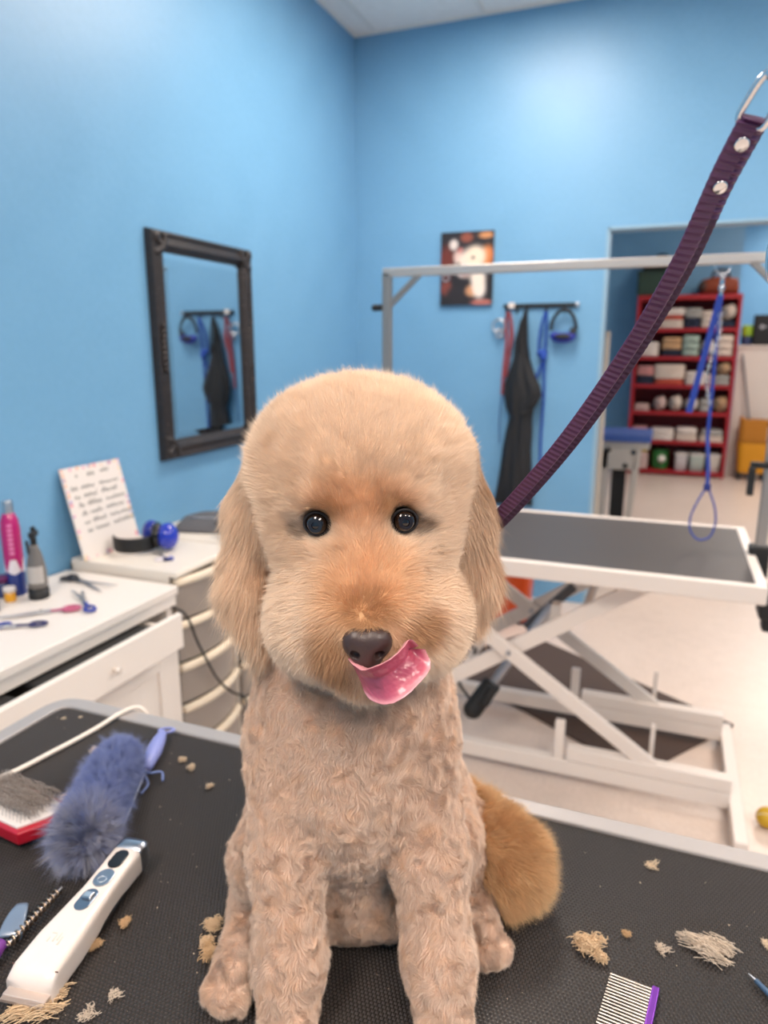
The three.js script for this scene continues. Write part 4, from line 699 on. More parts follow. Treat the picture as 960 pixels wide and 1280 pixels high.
  obj('white_top', lathe([[0, 0.008], [0.014, 0.008], [0.016, 0], [0, 0]], 20), mat(0xe7dfe2, 0.4), tr); obj('blue_top', lathe([[0, 0.01], [0.009, 0.01], [0.01, 0], [0, 0]], 18).translate(0.03, 0, -0.02), mat(0x5965b8, 0.4), tr);
  const po = thing('grey_pouch', 'flat grey zip pouch on the drawer tower under the mirror', 'pouch', [-1.62, U, -2.26], 0.25);
  obj('pouch_body', loft([[-0.13, 0.16, 0.012], [-0.12, 0.2, 0.03], [0, 0.22, 0.045], [0.1, 0.2, 0.034], [0.125, 0.17, 0.012]].map(([z, w, h]) => ring(0, h / 2, z, w, h, 3, 30))), mat(0x5b5a5d, 0.75), po);
  obj('zip', bx(0.17, 0.004, 0.006, 0.02, 0.042, 0.05, 0.002), M.steel, po); obj('strap_loop', tube([V(0.05, 0.035, 0.09), V(0.08, 0.05, 0.1), V(0.1, 0.03, 0.08), V(0.09, 0.012, 0.05)], 0.008, 20, 8), mat(0x77767a, 0.7), po);
}
// ------------------------------------------------------------------ mirror
{
  const g = thing('wall_mirror', 'tall mirror in an ornate dark frame hanging on the left blue wall', 'mirror', [-1.8, 1.036, -2.875]);
  // local: z from 0 to .67 towards the room's front, y up, x out of the wall
  const W = 0.67, Hh = 0.845, fw = 0.075, dark = dataTex(256, (u, v) => { const k = tileNoise(u, v, 30, 3) * 20 + tileNoise(u, v, 90, 5) * 30; const s = tileNoise(u, v, 45, 8) > 0.33 ? 55 : 0; return [42 + k * 0.6 + s, 35 + k * 0.5 + s * 0.9, 33 + k * 0.5 + s * 0.85].map((a) => clamp(a, 8, 255)); });
  const fm = mat(0xffffff, 0.42, { map: dark });
  const prof = [[0, 0], [0.012, 0], [0.03, 0.004], [0.034, 0.014], [0.026, 0.022], [0.03, 0.034], [0.038, 0.05], [0.03, 0.06], [0.02, 0.066], [0.016, 0.075], [0, 0.075]];
  const edge = (a, b, inA, inB) => loft([a, b].map((p, i) => prof.map(([x, d]) => V(x, p.y + (i ? inB : inA).y * d, p.z + (i ? inB : inA).z * d))));
  const C = [V(0, 0, 0), V(0, 0, W), V(0, Hh, W), V(0, Hh, 0)], I = [V(0, 1, 1), V(0, 1, -1), V(0, -1, -1), V(0, -1, 1)];
  for (let i = 0; i < 4; i++) { const gg = edge(C[i], C[(i + 1) % 4], I[i], I[(i + 1) % 4]).toNonIndexed(); gg.computeVertexNormals(); const uv = gg.attributes.uv, p = gg.attributes.position; for (let k = 0; k < p.count; k++) uv.setXY(k, (p.getZ(k) + p.getX(k)) * 4, p.getY(k) * 4); obj('frame_rail', gg, fm, g); }
  const orn = (cy, cz, sy, sz) => { const L = []; for (let k = 0; k < 7; k++) { const a = k / 6 * Math.PI / 2; L.push(ball(0.031, cy + sy * (0.02 + 0.06 * Math.sin(a)), cz + sz * (0.02 + 0.06 * Math.cos(a)), 0.009, 0.013, 0.013, 12)); } L.push(ball(0.034, cy + sy * 0.028, cz + sz * 0.028, 0.012, 0.02, 0.02, 14), ball(0.033, cy + sy * 0.045, cz + sz * 0.045, 0.01, 0.012, 0.012, 12)); return L; };
  for (const [i, sy, sz] of [[0, 1, 1], [1, 1, -1], [2, -1, -1], [3, -1, 1]]) obj('corner_carving', orn(C[i].y, C[i].z, sy, sz), fm, g);
  for (const z of [0.035, W - 0.035]) obj('side_carving', Array.from({ length: 9 }, (_, k) => ball(0.034, Hh / 2 - 0.08 + k * 0.02, z, 0.008, 0.012, 0.01 + 0.008 * Math.sin(k / 8 * 3.14), 12)), fm, g);
  obj('mirror_glass', box6(0.006, 0.0125, fw - 0.004, Hh - fw + 0.004, fw - 0.004, W - fw + 0.004, 0), metal(0xd4dadd, 0.03), g);
  const bev = []; const q = [V(0.013, fw, fw), V(0.013, fw, W - fw), V(0.013, Hh - fw, W - fw), V(0.013, Hh - fw, fw)], b = 0.024;
  const bi = [V(0.0165, fw + b, fw + b), V(0.0165, fw + b, W - fw - b), V(0.0165, Hh - fw - b, W - fw - b), V(0.0165, Hh - fw - b, fw + b)];
  for (let i = 0; i < 4; i++) { const j = (i + 1) % 4, gg = new THREE.BufferGeometry(); const P = [q[i], q[j], bi[j], q[i], bi[j], bi[i]]; gg.setAttribute('position', new THREE.Float32BufferAttribute(P.flatMap((v) => [v.x, v.y, v.z]), 3)); gg.computeVertexNormals(); bev.push(gg); }
  const gg = new THREE.BufferGeometry(); gg.setAttribute('position', new THREE.Float32BufferAttribute([bi[0], bi[1], bi[2], bi[0], bi[2], bi[3]].flatMap((v) => [v.x, v.y, v.z]), 3)); gg.computeVertexNormals();
  obj('bevelled_pane', [...bev, gg], metal(0xd4dadd, 0.03), g);
}
// ------------------------------------------------------------------ canvas print and coat rack
{
  const art = canvasTex(384, 496, (c, w, h) => {
    const s = w / 768, blob = (x, y, rx, ry, f, a = 0) => { c.save(); c.translate(x * s, y * s); c.rotate(a); const g = c.createRadialGradient(0, 0, 0, 0, 0, 1); c.scale(rx * s, ry * s); g.addColorStop(0, f); g.addColorStop(0.5, f); g.addColorStop(1, f + '00'); c.fillStyle = g; c.beginPath(); c.arc(0, 0, 1, 0, 7); c.fill(); c.restore(); };
    c.fillStyle = '#1c1a20'; c.fillRect(0, 0, w, h);
    blob(80, 420, 150, 330, '#6b2c22'); blob(380, 80, 130, 90, '#8c4a38'); blob(690, 330, 130, 190, '#d07a44'); blob(660, 60, 150, 60, '#c98a5a'); blob(90, 760, 120, 140, '#7a3a30'); blob(250, 860, 200, 170, '#241f24'); blob(620, 960, 220, 60, '#b06a60');
    blob(190, 170, 90, 100, '#ddd0c8'); blob(250, 330, 90, 120, '#c9a59c'); blob(290, 250, 50, 60, '#b05a55');
    blob(470, 800, 130, 110, '#c98f66'); blob(580, 780, 130, 170, '#efe0d4'); blob(420, 420, 250, 250, '#efdccb'); blob(520, 330, 190, 190, '#f3dec6'); blob(560, 640, 150, 200, '#f0e0d0'); blob(320, 520, 120, 120, '#e2cfc8');
    blob(478, 350, 30, 24, '#2c2018'); blob(270, 440, 28, 40, '#43302a'); blob(390, 500, 52, 40, '#241419'); blob(380, 590, 90, 30, '#b79b93');
  });
  const g = thing('canvas_print', 'canvas print of a fluffy white dog on an orange and dark ground', 'picture', [-1.117, 1.894, -4.1]);
  const sd = mat(0x231f24, 0.6), m = new THREE.Mesh(new THREE.BoxGeometry(0.3, 0.392, 0.022).translate(0, 0, 0.0115), [sd, sd, sd, sd, mat(0xffffff, 0.55, { map: art }), sd]); m.name = 'canvas'; m.castShadow = m.receiveShadow = true; g.add(m);
  const r = thing('coat_rack', 'black metal coat rack with hooks on the back wall', 'coat rack', [0, 0, -4.1]);
  obj('rail', bx(0.4, 0.022, 0.014, -0.7, 1.687, 0.009, 0.003), M.black, r);
  for (const x of [-0.875, -0.82, -0.765, -0.66, -0.565]) obj('hook', tube([V(x, 1.682, 0.014), V(x, 1.66, 0.018), V(x, 1.648, 0.036), V(x, 1.662, 0.05), V(x, 1.672, 0.05)], 0.004, 20, 8), M.black, r);
  obj('rail_end', bx(0.02, 0.024, 0.018, -0.5, 1.687, 0.01, 0.003), M.steel, r);
  obj('white_tag', bx(0.035, 0.03, 0.004, -0.855, 1.69, 0.019, 0.001), mat(0xe3d8d2, 0.5), r);
  // apron
  const a = thing('black_apron', 'long black grooming apron hanging from the coat rack', 'apron', [-0.768, 0, -4.055]);
  const prof = [[1.655, 0.012, 0.01, 0], [1.6, 0.04, 0.025, -0.012], [1.5, 0.07, 0.035, -0.018], [1.4, 0.095, 0.045, -0.014], [1.32, 0.145, 0.055, -0.012], [1.26, 0.195, 0.06, -0.004], [1.2, 0.215, 0.06, 0.006], [1.13, 0.16, 0.055, -0.01], [1.08, 0.13, 0.05, -0.004], [1.0, 0.15, 0.055, -0.012], [0.9, 0.165, 0.06, -0.016], [0.8, 0.18, 0.065, -0.02], [0.68, 0.205, 0.07, -0.024], [0.575, 0.225, 0.07, -0.026]];
  const am = mat(0x17171a, 0.62), rings = prof.map(([y, w, d, o], i) => Array.from({ length: 48 }, (_, k) => { const t = k / 48 * Math.PI * 2, pl = 1 + 0.22 * Math.sin(t * 6 + y * 7) * smooth(1.65 - y, 0, 0.2) + 0.1 * Math.sin(t * 11 - y * 13); return V(o + Math.cos(t) * w / 2 * (1 + 0.04 * Math.sin(t * 5 + y * 20)), y + 0.012 * Math.sin(t * 3) * (i > 0 && i === prof.length - 1 ? 1 : 0), Math.sin(t) * d / 2 * pl); }));
  obj('skirt', loft(rings), am, a);
  obj('neck_strap', [tube([V(-0.02, 1.42, 0.02), V(-0.022, 1.53, 0.022), V(0.0, 1.662, 0.008), V(0.014, 1.53, 0.022), V(0.02, 1.42, 0.02)], 0.0065, 40, 8)], mat(0x0f0f11, 0.6), a);
  obj('waist_tie', tube([V(0.05, 1.15, 0.03), V(0.09, 1.18, 0.02), V(0.1, 1.2, 0.012), V(0.06, 1.12, 0.03), V(0.0, 1.1, 0.035)], 0.006, 40, 8), am, a);
  // leads
  const lead = (name, label, pts, r0, m) => { const g2 = thing(name, label, 'lead', [0, 0, -4.1], 0, 'leads on the coat rack'); pts.forEach((p) => obj('strand', tube(p.map(([x, y, z]) => V(x, y, z)), r0, 50, 8), m, g2)); return g2; };
  const rl = lead('red_lead', 'faded red lead with steel clip hanging beside the apron', [[[-0.868, 1.655, 0.05], [-0.88, 1.6, 0.03], [-0.875, 1.5, 0.02], [-0.885, 1.35, 0.016], [-0.89, 1.2, 0.016]], [[-0.862, 1.655, 0.05], [-0.85, 1.58, 0.03], [-0.855, 1.45, 0.02], [-0.872, 1.3, 0.018]], [[-0.855, 1.63, 0.03], [-0.842, 1.52, 0.03], [-0.86, 1.42, 0.02]]], 0.0085, mat(0x9c4a52, 0.8));
  obj('clip', [new THREE.TorusGeometry(0.035, 0.006, 8, 26).translate(-0.92, 1.58, 0.03), new THREE.TorusGeometry(0.022, 0.005, 8, 22).rotateY(0.8).translate(-0.915, 1.54, 0.035)], M.steel, rl);
  obj('tail_end', tube([V(-0.89, 1.2, 0.016), V(-0.9, 1.05, 0.014), V(-0.895, 0.92, 0.014)], 0.004, 20, 6), mat(0x4a6fa0, 0.7), rl);
  const bl = lead('blue_lead', 'royal blue lead knotted on the coat rack', [[[-0.66, 1.655, 0.05], [-0.685, 1.56, 0.03], [-0.69, 1.44, 0.025], [-0.67, 1.4, 0.025], [-0.705, 1.28, 0.02], [-0.74, 1.16, 0.02]], [[-0.656, 1.655, 0.05], [-0.655, 1.52, 0.03], [-0.66, 1.42, 0.03], [-0.655, 1.2, 0.014], [-0.66, 0.95, 0.012], [-0.655, 0.78, 0.012]]], 0.0075, mat(0x1f49a5, 0.75));
  obj('knot', [ball(-0.672, 1.43, 0.03, 0.03, 0.022, 0.018), ball(-0.662, 1.41, 0.034, 0.018, 0.026, 0.016)], mat(0x1f49a5, 0.75), bl);
  const hb = thing('ear_muffs', 'blue and black padded ear muffs hanging at the end of the coat rack', 'ear muffs', [-0.562, 0, -4.06]);
  obj('headband', tube(Array.from({ length: 17 }, (_, i) => { const t = i / 16 * Math.PI; return V(-Math.cos(t) * 0.066, 1.555 + Math.sin(t) * 0.105, 0); }), 0.0095, 60, 10), M.black, hb);
  obj('blue_pad', [loft(Array.from({ length: 13 }, (_, i) => { const t = i / 12, x = -0.07 + t * 0.14, r = 0.03 * Math.sqrt(Math.max(0.05, 1 - (t * 2 - 1) ** 4)); return ring(0, 0, 0, 1, 1, 2, 18).map((p) => V(x, 1.525 + p.y * r * 1.9 - 0.012 * Math.sin(t * 3.14), p.x * r * 1.6 + 0.005)); }))], mat(0x1f2f96, 0.5), hb);
  obj('black_pad', [ball(0.0, 1.52, 0.026, 0.045, 0.016, 0.012), ball(0.05, 1.54, 0.0, 0.02, 0.03, 0.022)], M.black, hb);
}

// ------------------------------------------------------------------ second grooming table with scissor lift
{
  const g = thing('lift_table', 'white electric scissor lift grooming table with plain black mat and tall steel frame', 'table', [0, 0, 0]);
  const w = mat(0xe6dad0, 0.38), wg = mat(0xd9d0c8, 0.4), X0 = -0.985, X1 = 0.305, Z0 = -2.915, Z1 = -2.165, T = 0.8;
  obj('tabletop_frame', [box6(X0, X1, T - 0.052, T + 0.004, Z1 - 0.028, Z1, 0.006), box6(X0, X1, T - 0.052, T + 0.004, Z0, Z0 + 0.028, 0.006), box6(X0, X0 + 0.028, T - 0.0515, T + 0.0036, Z0 + 0.022, Z1 - 0.022, 0.004), box6(X1 - 0.03, X1, T - 0.0515, T + 0.0036, Z0 + 0.022, Z1 - 0.022, 0.004), box6(X0 + 0.02, X1 - 0.02, T - 0.05, T - 0.025, Z0 + 0.02, Z1 - 0.02, 0)], w, g);
  obj('rubber_mat', box6(X0 + 0.026, X1 - 0.028, T - 0.03, T, Z0 + 0.026, Z1 - 0.026, 0.002), mat(0x47413e, 0.5), g);
  // base: two cross feet on the floor, two long rails between them
  const zf = -2.27, zb = -2.7, base = [];
  for (const z of [zf, zb]) base.push(box6(-1.0, 0.285, 0.035, 0.088, z - 0.02, z + 0.02, 0.003), box6(-0.225, 0.285, 0.09, 0.135, z - 0.026, z + 0.02, 0.003));
  for (const z of [zf, zb]) base.push(box6(-0.268, -0.236, 0.08, 0.225, z - 0.014, z + 0.014, 0.003), box6(0.035, 0.05, 0.12, 0.235, z - 0.075, z - 0.06, 0.002));
  obj('base_frame', base, w, g);
  for (const x of [-1.02, 0.302]) { const ft = obj('cross_foot', box6(x - 0.019, x + 0.019, 0.014, 0.062, -2.78, -2.05, 0.003), w, g); for (const z of [-2.75, -2.08]) obj('foot_pad', cyl(V(x, 0, z), V(x, 0.016, z), 0.017), mat(0x8d8780, 0.6), ft); }
  // scissor arms, front and rear pairs
  for (const [z, m] of [[zf, w], [zb, wg]]) {
    const k = z === zf ? 0 : -0.004;
    obj('scissor_arm', bar(V(-0.9, 0.757, z + k), V(0.05, 0.118, z + k), 0.02, 0.05, 0.004, V(0.56, 0.83, 0)), m, g);
    obj('scissor_arm', bar(V(-0.92, 0.118, z - 0.027), V(0.015, 0.754, z - 0.027), 0.02, 0.054, 0.004, V(-0.56, 0.83, 0)), m, g);
    obj('pivot_bolt', cyl(V(-0.437, 0.445, z - 0.045), V(-0.437, 0.445, z + 0.016), 0.009), M.alu, g);
  }
  obj('cross_tube', [cyl(V(-0.2, 0.6, zb), V(-0.2, 0.6, zf - 0.03), 0.016), cyl(V(-0.62, 0.31, zb), V(-0.62, 0.31, zf - 0.03), 0.016)], wg, g);
  obj('guide_plate', [bar(V(-0.24, 0.67, -2.5), V(-0.02, 0.742, -2.5), 0.05, 0.03, 0.003), bx(0.03, 0.07, 0.05, -0.3, 0.575, -2.36, 0.003)], wg, g);
  const ac = obj('actuator', [cyl(V(-0.55, 0.2, -2.37), V(-0.33, 0.56, -2.47), 0.017, 0.017, 18)], M.alu, g);
  obj('actuator_motor', [cyl(V(-0.575, 0.165, -2.35), V(-0.515, 0.262, -2.39), 0.036, 0.034, 22), ball(-0.577, 0.162, -2.35, 0.036), cyl(V(-0.53, 0.21, -2.32), V(-0.5, 0.275, -2.33), 0.02)], M.black, ac);
  obj('motor_cable', tube([V(-0.59, 0.19, -2.36), V(-0.65, 0.25, -2.4), V(-0.61, 0.33, -2.5), V(-0.69, 0.29, -2.58)], 0.006, 30, 8), M.black, ac);
  obj('upper_link', [bar(V(-0.42, 0.46, -2.48), V(-0.26, 0.63, -2.5), 0.03, 0.03, 0.003)], mat(0x4a4a4e, 0.5), g);
  obj('control_box', [bx(0.05, 0.09, 0.1, 0.333, 0.7, -2.36, 0.008), bx(0.03, 0.05, 0.06, 0.338, 0.635, -2.36, 0.006)], M.black, g);
  // over-table frame
  const zp = -2.54, hgt = 1.727;
  obj('frame_post', bar(V(-0.992, 0.72, zp), V(-0.992, hgt, zp), 0.032, 0.03, 0.004, V(0, 0, 1)), mat(0x9c9894, 0.4, { metalness: 0.6 }), g);
  obj('frame_post', bar(V(0.318, 0.72, zp), V(0.318, hgt, zp), 0.032, 0.03, 0.004, V(0, 0, 1)), mat(0xa7a29d, 0.3, { metalness: 0.75 }), g);
  const ob = obj('overhead_bar', bar(V(-1.006, hgt, zp), V(0.334, hgt, zp), 0.03, 0.03, 0.004), mat(0xc8c2bc, 0.38, { metalness: 0.6 }), g);
  obj('brace', [bar(V(-0.985, 1.61, zp), V(-0.868, hgt - 0.008, zp), 0.02, 0.02, 0.003), bar(V(0.31, 1.61, zp), V(0.2, hgt - 0.008, zp), 0.02, 0.02, 0.003)], mat(0x9c9894, 0.4, { metalness: 0.6 }), g);
  obj('post_knob', [cyl(V(-1.01, 1.605, zp), V(-1.04, 1.605, zp), 0.012), ball(-1.042, 1.605, zp, 0.013)], M.black, g);
  obj('post_clamp', [bx(0.06, 0.1, 0.06, 0.315, 0.78, zp, 0.005), bx(0.02, 0.09, 0.02, 0.262, 1.05, zp + 0.06, 0.004), bx(0.07, 0.02, 0.02, 0.292, 1.1, zp + 0.04, 0.004)], M.black, g);
  obj('hanging_ring', new THREE.TorusGeometry(0.011, 0.0025, 8, 20).translate(-0.77, hgt - 0.026, zp), M.steel, g);
  // blue lead with chain hanging from the bar
  const nz = thing('blue_chain_lead', 'blue noose lead with beaded chain hanging from the steel frame over the lift table', 'lead', [0.122, 0, zp]);
  obj('ring', [new THREE.TorusGeometry(0.024, 0.003, 8, 26).rotateY(0.4).translate(0, hgt - 0.02, 0), new THREE.TorusGeometry(0.012, 0.003, 8, 20).rotateY(1.2).translate(0.001, hgt - 0.05, 0)], M.chrome, nz);
  obj('snap', [cyl(V(0.002, hgt - 0.06, 0), V(0.002, hgt - 0.11, 0), 0.0065, 0.0045), ball(0.002, hgt - 0.085, 0, 0.009, 0.013, 0.009)], M.chrome, nz);
  obj('strap', [bar(V(0.002, hgt - 0.105, 0), V(-0.058, 1.255, 0.008), 0.004, 0.019, 0.001, V(1, 0, 0)), bar(V(0.003, hgt - 0.105, -0.006), V(0.006, 1.16, -0.006), 0.004, 0.011, 0.001, V(1, 0, 0))], mat(0x1e3fa0, 0.65), nz);
  const cp = [V(0.006, 1.56, 0.008), V(0.009, 1.5, 0.01), V(-0.006, 1.44, 0.01), V(-0.014, 1.36, 0.01), V(0.002, 1.28, 0.01)], cc = new THREE.CatmullRomCurve3(cp), beads = []; for (let i = 0; i < 26; i++) { const p = cc.getPointAt(i / 25); beads.push(new THREE.TorusGeometry(0.0052, 0.0016, 6, 12).rotateY(i % 2 ? 1.57 : 0).translate(p.x, p.y, p.z)); }
  const ch = obj('chain', beads, M.chrome, nz); ch.userData.kind = 'stuff';
  obj('cord', [tube([V(0.006, 1.17, -0.004), V(0.016, 1.08, 0), V(0.02, 1.0, 0)], 0.0062, 30, 8), tube([V(0.014, 1.005, 0), V(-0.006, 0.96, 0), V(-0.022, 0.905, 0), V(-0.018, 0.86, 0), V(0.008, 0.832, 0), V(0.04, 0.842, 0), V(0.055, 0.885, 0), V(0.05, 0.94, 0), V(0.028, 1.0, 0)], 0.0032, 70, 8)], mat(0x3a50a8, 0.6), nz);
  obj('slider', bx(0.022, 0.024, 0.012, 0.02, 1.012, 0, 0.003), mat(0x20307c, 0.5), nz);
}
{
  const m = obj('floor_mat', bx(1.13, 0.012, 0.6, 0, 0, 0, 0.005), mat(0x4a3a33, 0.75)); m.position.set(-0.29, 0.0065, -2.95); m.rotation.y = -0.59; tag(m, 'dark brown rubber mat lying askew under the lift table', 'floor mat');
  const o = thing('orange_bin', 'orange plastic bin on the floor by the back wall', 'bin', [-0.75, 0, -3.72], 0.04);
  const sh = (k, y) => ring(0, 0, 0, 0.3 * k, 0.24 * k, 7, 40).map((p) => V(p.x, y, p.y));
  obj('bin_body', loft([sh(0.86, 0.02), sh(0.88, 0.03), sh(1, 0.36), sh(0.97, 0.36), sh(0.85, 0.04)], true), mat(0xcf4a12, 0.4), o); obj('rim', loft([sh(1.0, 0.345), sh(1.05, 0.35), sh(1.05, 0.365), sh(1.0, 0.37)], false), mat(0xd45a20, 0.4), o);
  for (const [x, z] of [[-0.1, -0.07], [0.1, -0.07], [-0.1, 0.07], [0.1, 0.07]]) obj('foot', bx(0.04, 0.022, 0.03, x, 0.011, z, 0.004), M.black, o);
}
{
  const c = thing('yellow_ball', 'small yellow dog ball on the floor beside the lift table', 'ball', [0.393, 0, -2.255]);
  obj('ball_body', ball(0, 0.032, 0, 0.032, 0.032, 0.032, 24), mat(0xc9a021, 0.6), c); obj('seam', new THREE.TorusGeometry(0.0318, 0.0012, 6, 30).rotateX(0.7).translate(0, 0.032, 0), mat(0xe3dccb, 0.6), c);
}
// ------------------------------------------------------------------ back room
const towelGeo = [];
{ // folded towels: a soft slab of stacked folds; rolled towels: a spiral
  const soften = (g, seed, a) => { const p = g.attributes.position; for (let i = 0; i < p.count; i++) { const x = p.getX(i), y = p.getY(i), z = p.getZ(i), k = y > 0.004 ? 1 : 0.15; p.setXYZ(i, x + a * noise.noise(x * 14 + seed, y * 14, z * 14), y + k * a * noise.noise(x * 11, y * 11 + seed, z * 11), z + a * noise.noise(x * 14, y * 14, z * 14 + seed)); } g.computeVertexNormals(); return g; };
  const folded = (layers, seed) => { const L = []; for (let i = 0; i < layers; i++) { const h = 1 / layers, R = rng(seed + i); L.push(soften(loft(Array.from({ length: 9 }, (_, k) => { const t = k / 8, e = 1 - 0.12 * ((t - 0.5) * 2) ** 6; return ring(0, (i + 0.5) * h, (t - 0.5) * (1 - 0.04 * R()), (1 - 0.05 * R()) * e, h * 1.04 * e, 5, 24); })), seed + i * 3, 0.035)); } return merge(L); };
  const rolled = (seed) => { const pts = []; const turns = 3.2, N = 70; const rings = []; for (let k = 0; k < 2; k++) { const z = k ? 0.5 : -0.5, inn = [], out = []; for (let i = 0; i <= N; i++) { const t = i / N, a = t * turns * 6.283, r = 0.06 + 0.42 * t; out.push(V(Math.cos(a) * r, 0.5 + Math.sin(a) * r, z)); inn.push(V(Math.cos(a) * (r - 0.09), 0.5 + Math.sin(a) * (r - 0.09), z)); } rings.push([...out, ...inn.reverse()]); } return soften(loft(rings, true), seed, 0.02); };
  towelGeo.push(folded(1, 3), folded(2, 8), folded(3, 13), rolled(4));
}
const SH = { x0: -0.42, x1: 0.655, z0: -9.3, z1: -8.88, y: [0.06, 0.41, 0.745, 1.05, 1.365, 1.675] };
{
  const g = thing('red_shelf', 'red wooden shelf unit filled with folded towels in the back room', 'shelf', [0, 0, 0]), red = mat(0xa3141f, 0.5), dk = mat(0x7a1018, 0.6), t = 0.035;
  obj('side_panel', box6(SH.x0, SH.x0 + t, 0, 2.03, SH.z0, SH.z1, 0.003), red, g); obj('side_panel', box6(SH.x1 - t, SH.x1, 0, 2.03, SH.z0, SH.z1, 0.003), red, g);
  obj('back_panel', box6(SH.x0 + t, SH.x1 - t, 0.04, 2.02, SH.z0, SH.z0 + 0.012, 0), dk, g);
  obj('top_board', box6(SH.x0, SH.x1, 1.985, 2.035, SH.z0, SH.z1 + 0.005, 0.003), red, g);
  for (const y of SH.y) obj('shelf_board', box6(SH.x0 + t, SH.x1 - t, y - 0.038, y, SH.z0 + 0.01, SH.z1, 0.002), red, g);
}
{
  const cols = { cream: 0xe2cfc0, white: 0xe8dbd1, grey: 0xa9a59f, pink: 0xc98a86, coral: 0xc4543f, navy: 0x262c40, mint: 0x9fb0a4, tan: 0xc39a72, rose: 0xd0b0a8 }, mats = {};
  const words = { cream: 'cream', white: 'white', grey: 'grey', pink: 'pink', coral: 'coral red', navy: 'navy', mint: 'pale green', tan: 'tan', rose: 'pale rose' };
  const NAMES = ['bottom', 'second', 'third', 'fourth', 'fifth', 'top'];
  const fold = ['thin folded', 'folded', 'thick folded', 'rolled'];
  const count = new Map();
  const towel = (row, x, w, h, kind, color, y = 0, near = '') => {
    mats[color] ??= mat(cols[color], 0.95, { sheen: 0.3, sheenColor: new THREE.Color(0xffffff), sheenRoughness: 0.8 });
    const o = obj('towel', towelGeo[kind], mats[color]), yy = SH.y[row] + y; o.scale.set(w * 1.06, h, 0.34); o.position.set(x, yy, -9.07 + (row % 2) * 0.01);
    tag(o, `${fold[kind]} ${words[color]} towel ${near}, ${NAMES[row]} board of red shelf`, 'towel', 'towels on the red shelf');
  };
  // [row, x centre, width, height, kind, colour, lift, where]
  const T = [
    [5, -0.27, 0.2, 0.1, 2, 'white', 0, 'by the end panel'], [5, -0.04, 0.24, 0.075, 1, 'cream', 0, 'under a red one'], [5, -0.04, 0.22, 0.04, 0, 'coral', 0.078, 'between cream ones'], [5, -0.03, 0.24, 0.06, 1, 'white', 0.12, 'on the red one'], [5, 0.17, 0.16, 0.09, 1, 'navy', 0, 'under a pale one'], [5, 0.18, 0.17, 0.085, 1, 'grey', 0.093, 'on the navy one'], [5, 0.35, 0.17, 0.15, 2, 'cream', 0, 'beside the navy one'], [5, 0.525, 0.16, 0.06, 0, 'navy', 0, 'under a bundle'], [5, 0.525, 0.165, 0.15, 3, 'cream', 0.065, 'on top of a navy one'],
    [4, -0.26, 0.2, 0.13, 2, 'white', 0, 'by the end panel'], [4, -0.02, 0.2, 0.06, 1, 'navy', 0, 'under a tan one'], [4, -0.02, 0.2, 0.11, 1, 'tan', 0.063, 'on the navy one'], [4, 0.18, 0.17, 0.19, 2, 'mint', 0, 'beside the tan one'], [4, 0.35, 0.15, 0.17, 3, 'white', 0, 'next to the green one'], [4, 0.53, 0.165, 0.19, 2, 'cream', 0, 'filling the end'],
    [3, -0.28, 0.18, 0.08, 1, 'navy', 0, 'under a pink one'], [3, -0.28, 0.18, 0.085, 1, 'pink', 0.083, 'on the navy one'], [3, -0.02, 0.3, 0.05, 0, 'coral', 0, 'under a wide cream one'], [3, -0.02, 0.32, 0.13, 2, 'cream', 0.053, 'on the coral one'], [3, 0.26, 0.2, 0.12, 2, 'white', 0, 'beside the coral one'], [3, 0.42, 0.1, 0.09, 1, 'rose', 0, 'in the gap'], [3, 0.535, 0.15, 0.09, 1, 'grey', 0, 'under a roll'], [3, 0.535, 0.15, 0.12, 3, 'tan', 0.092, 'on the grey one'],
    [2, -0.29, 0.16, 0.06, 1, 'rose', 0, 'by the end panel'], [2, -0.1, 0.15, 0.15, 3, 'rose', 0, 'beside the flat one'], [2, 0.07, 0.15, 0.16, 3, 'cream', 0, 'among the rolls'], [2, 0.24, 0.15, 0.145, 3, 'white', 0, 'past the cream roll'], [2, 0.4, 0.13, 0.12, 1, 'grey', 0, 'between the rolls'], [2, 0.54, 0.15, 0.16, 3, 'tan', 0, 'filling the end'],
    [1, -0.29, 0.17, 0.12, 1, 'pink', 0, 'by the end panel'], [1, -0.04, 0.24, 0.11, 2, 'white', 0, 'beside the pink one'], [1, 0.22, 0.22, 0.07, 1, 'cream', 0, 'under a white one'], [1, 0.22, 0.21, 0.05, 0, 'white', 0.073, 'on the cream one'], [1, 0.485, 0.24, 0.06, 1, 'cream', 0, 'under a grey one'], [1, 0.49, 0.22, 0.05, 0, 'grey', 0.063, 'on the cream one'],
    [0, -0.27, 0.18, 0.16, 2, 'rose', 0, 'under a yellow cloth'],
  ];
  for (const t of T) { const u = t.slice(); u[3] *= 1.22; if (u[6]) u[6] = u[6] * 1.22; towel(...u); }
  const yc = obj('yellow_cloth', towelGeo[0], mat(0xc2a238, 0.9)); yc.scale.set(0.18, 0.05, 0.3); yc.position.set(-0.27, SH.y[0] + 0.199, -9.07); tag(yc, 'folded yellow cloth on the lowest board of the red shelf', 'cloth');
  const tub = thing('green_tub', 'green tub with white cap on the lowest board of the red shelf', 'tub', [-0.04, SH.y[0], -9.05]);
  obj('tub_body', lathe([[0, 0], [0.085, 0], [0.09, 0.01], [0.095, 0.22], [0.088, 0.23], [0, 0.23]], 28), mat(0x2f7a35, 0.4), tub); obj('cap', lathe([[0, 0.28], [0.035, 0.28], [0.04, 0.27], [0.04, 0.23], [0, 0.23]], 20).rotateX(0.9).translate(0.02, -0.03, -0.08), mat(0xe6ddd0, 0.4), tub);
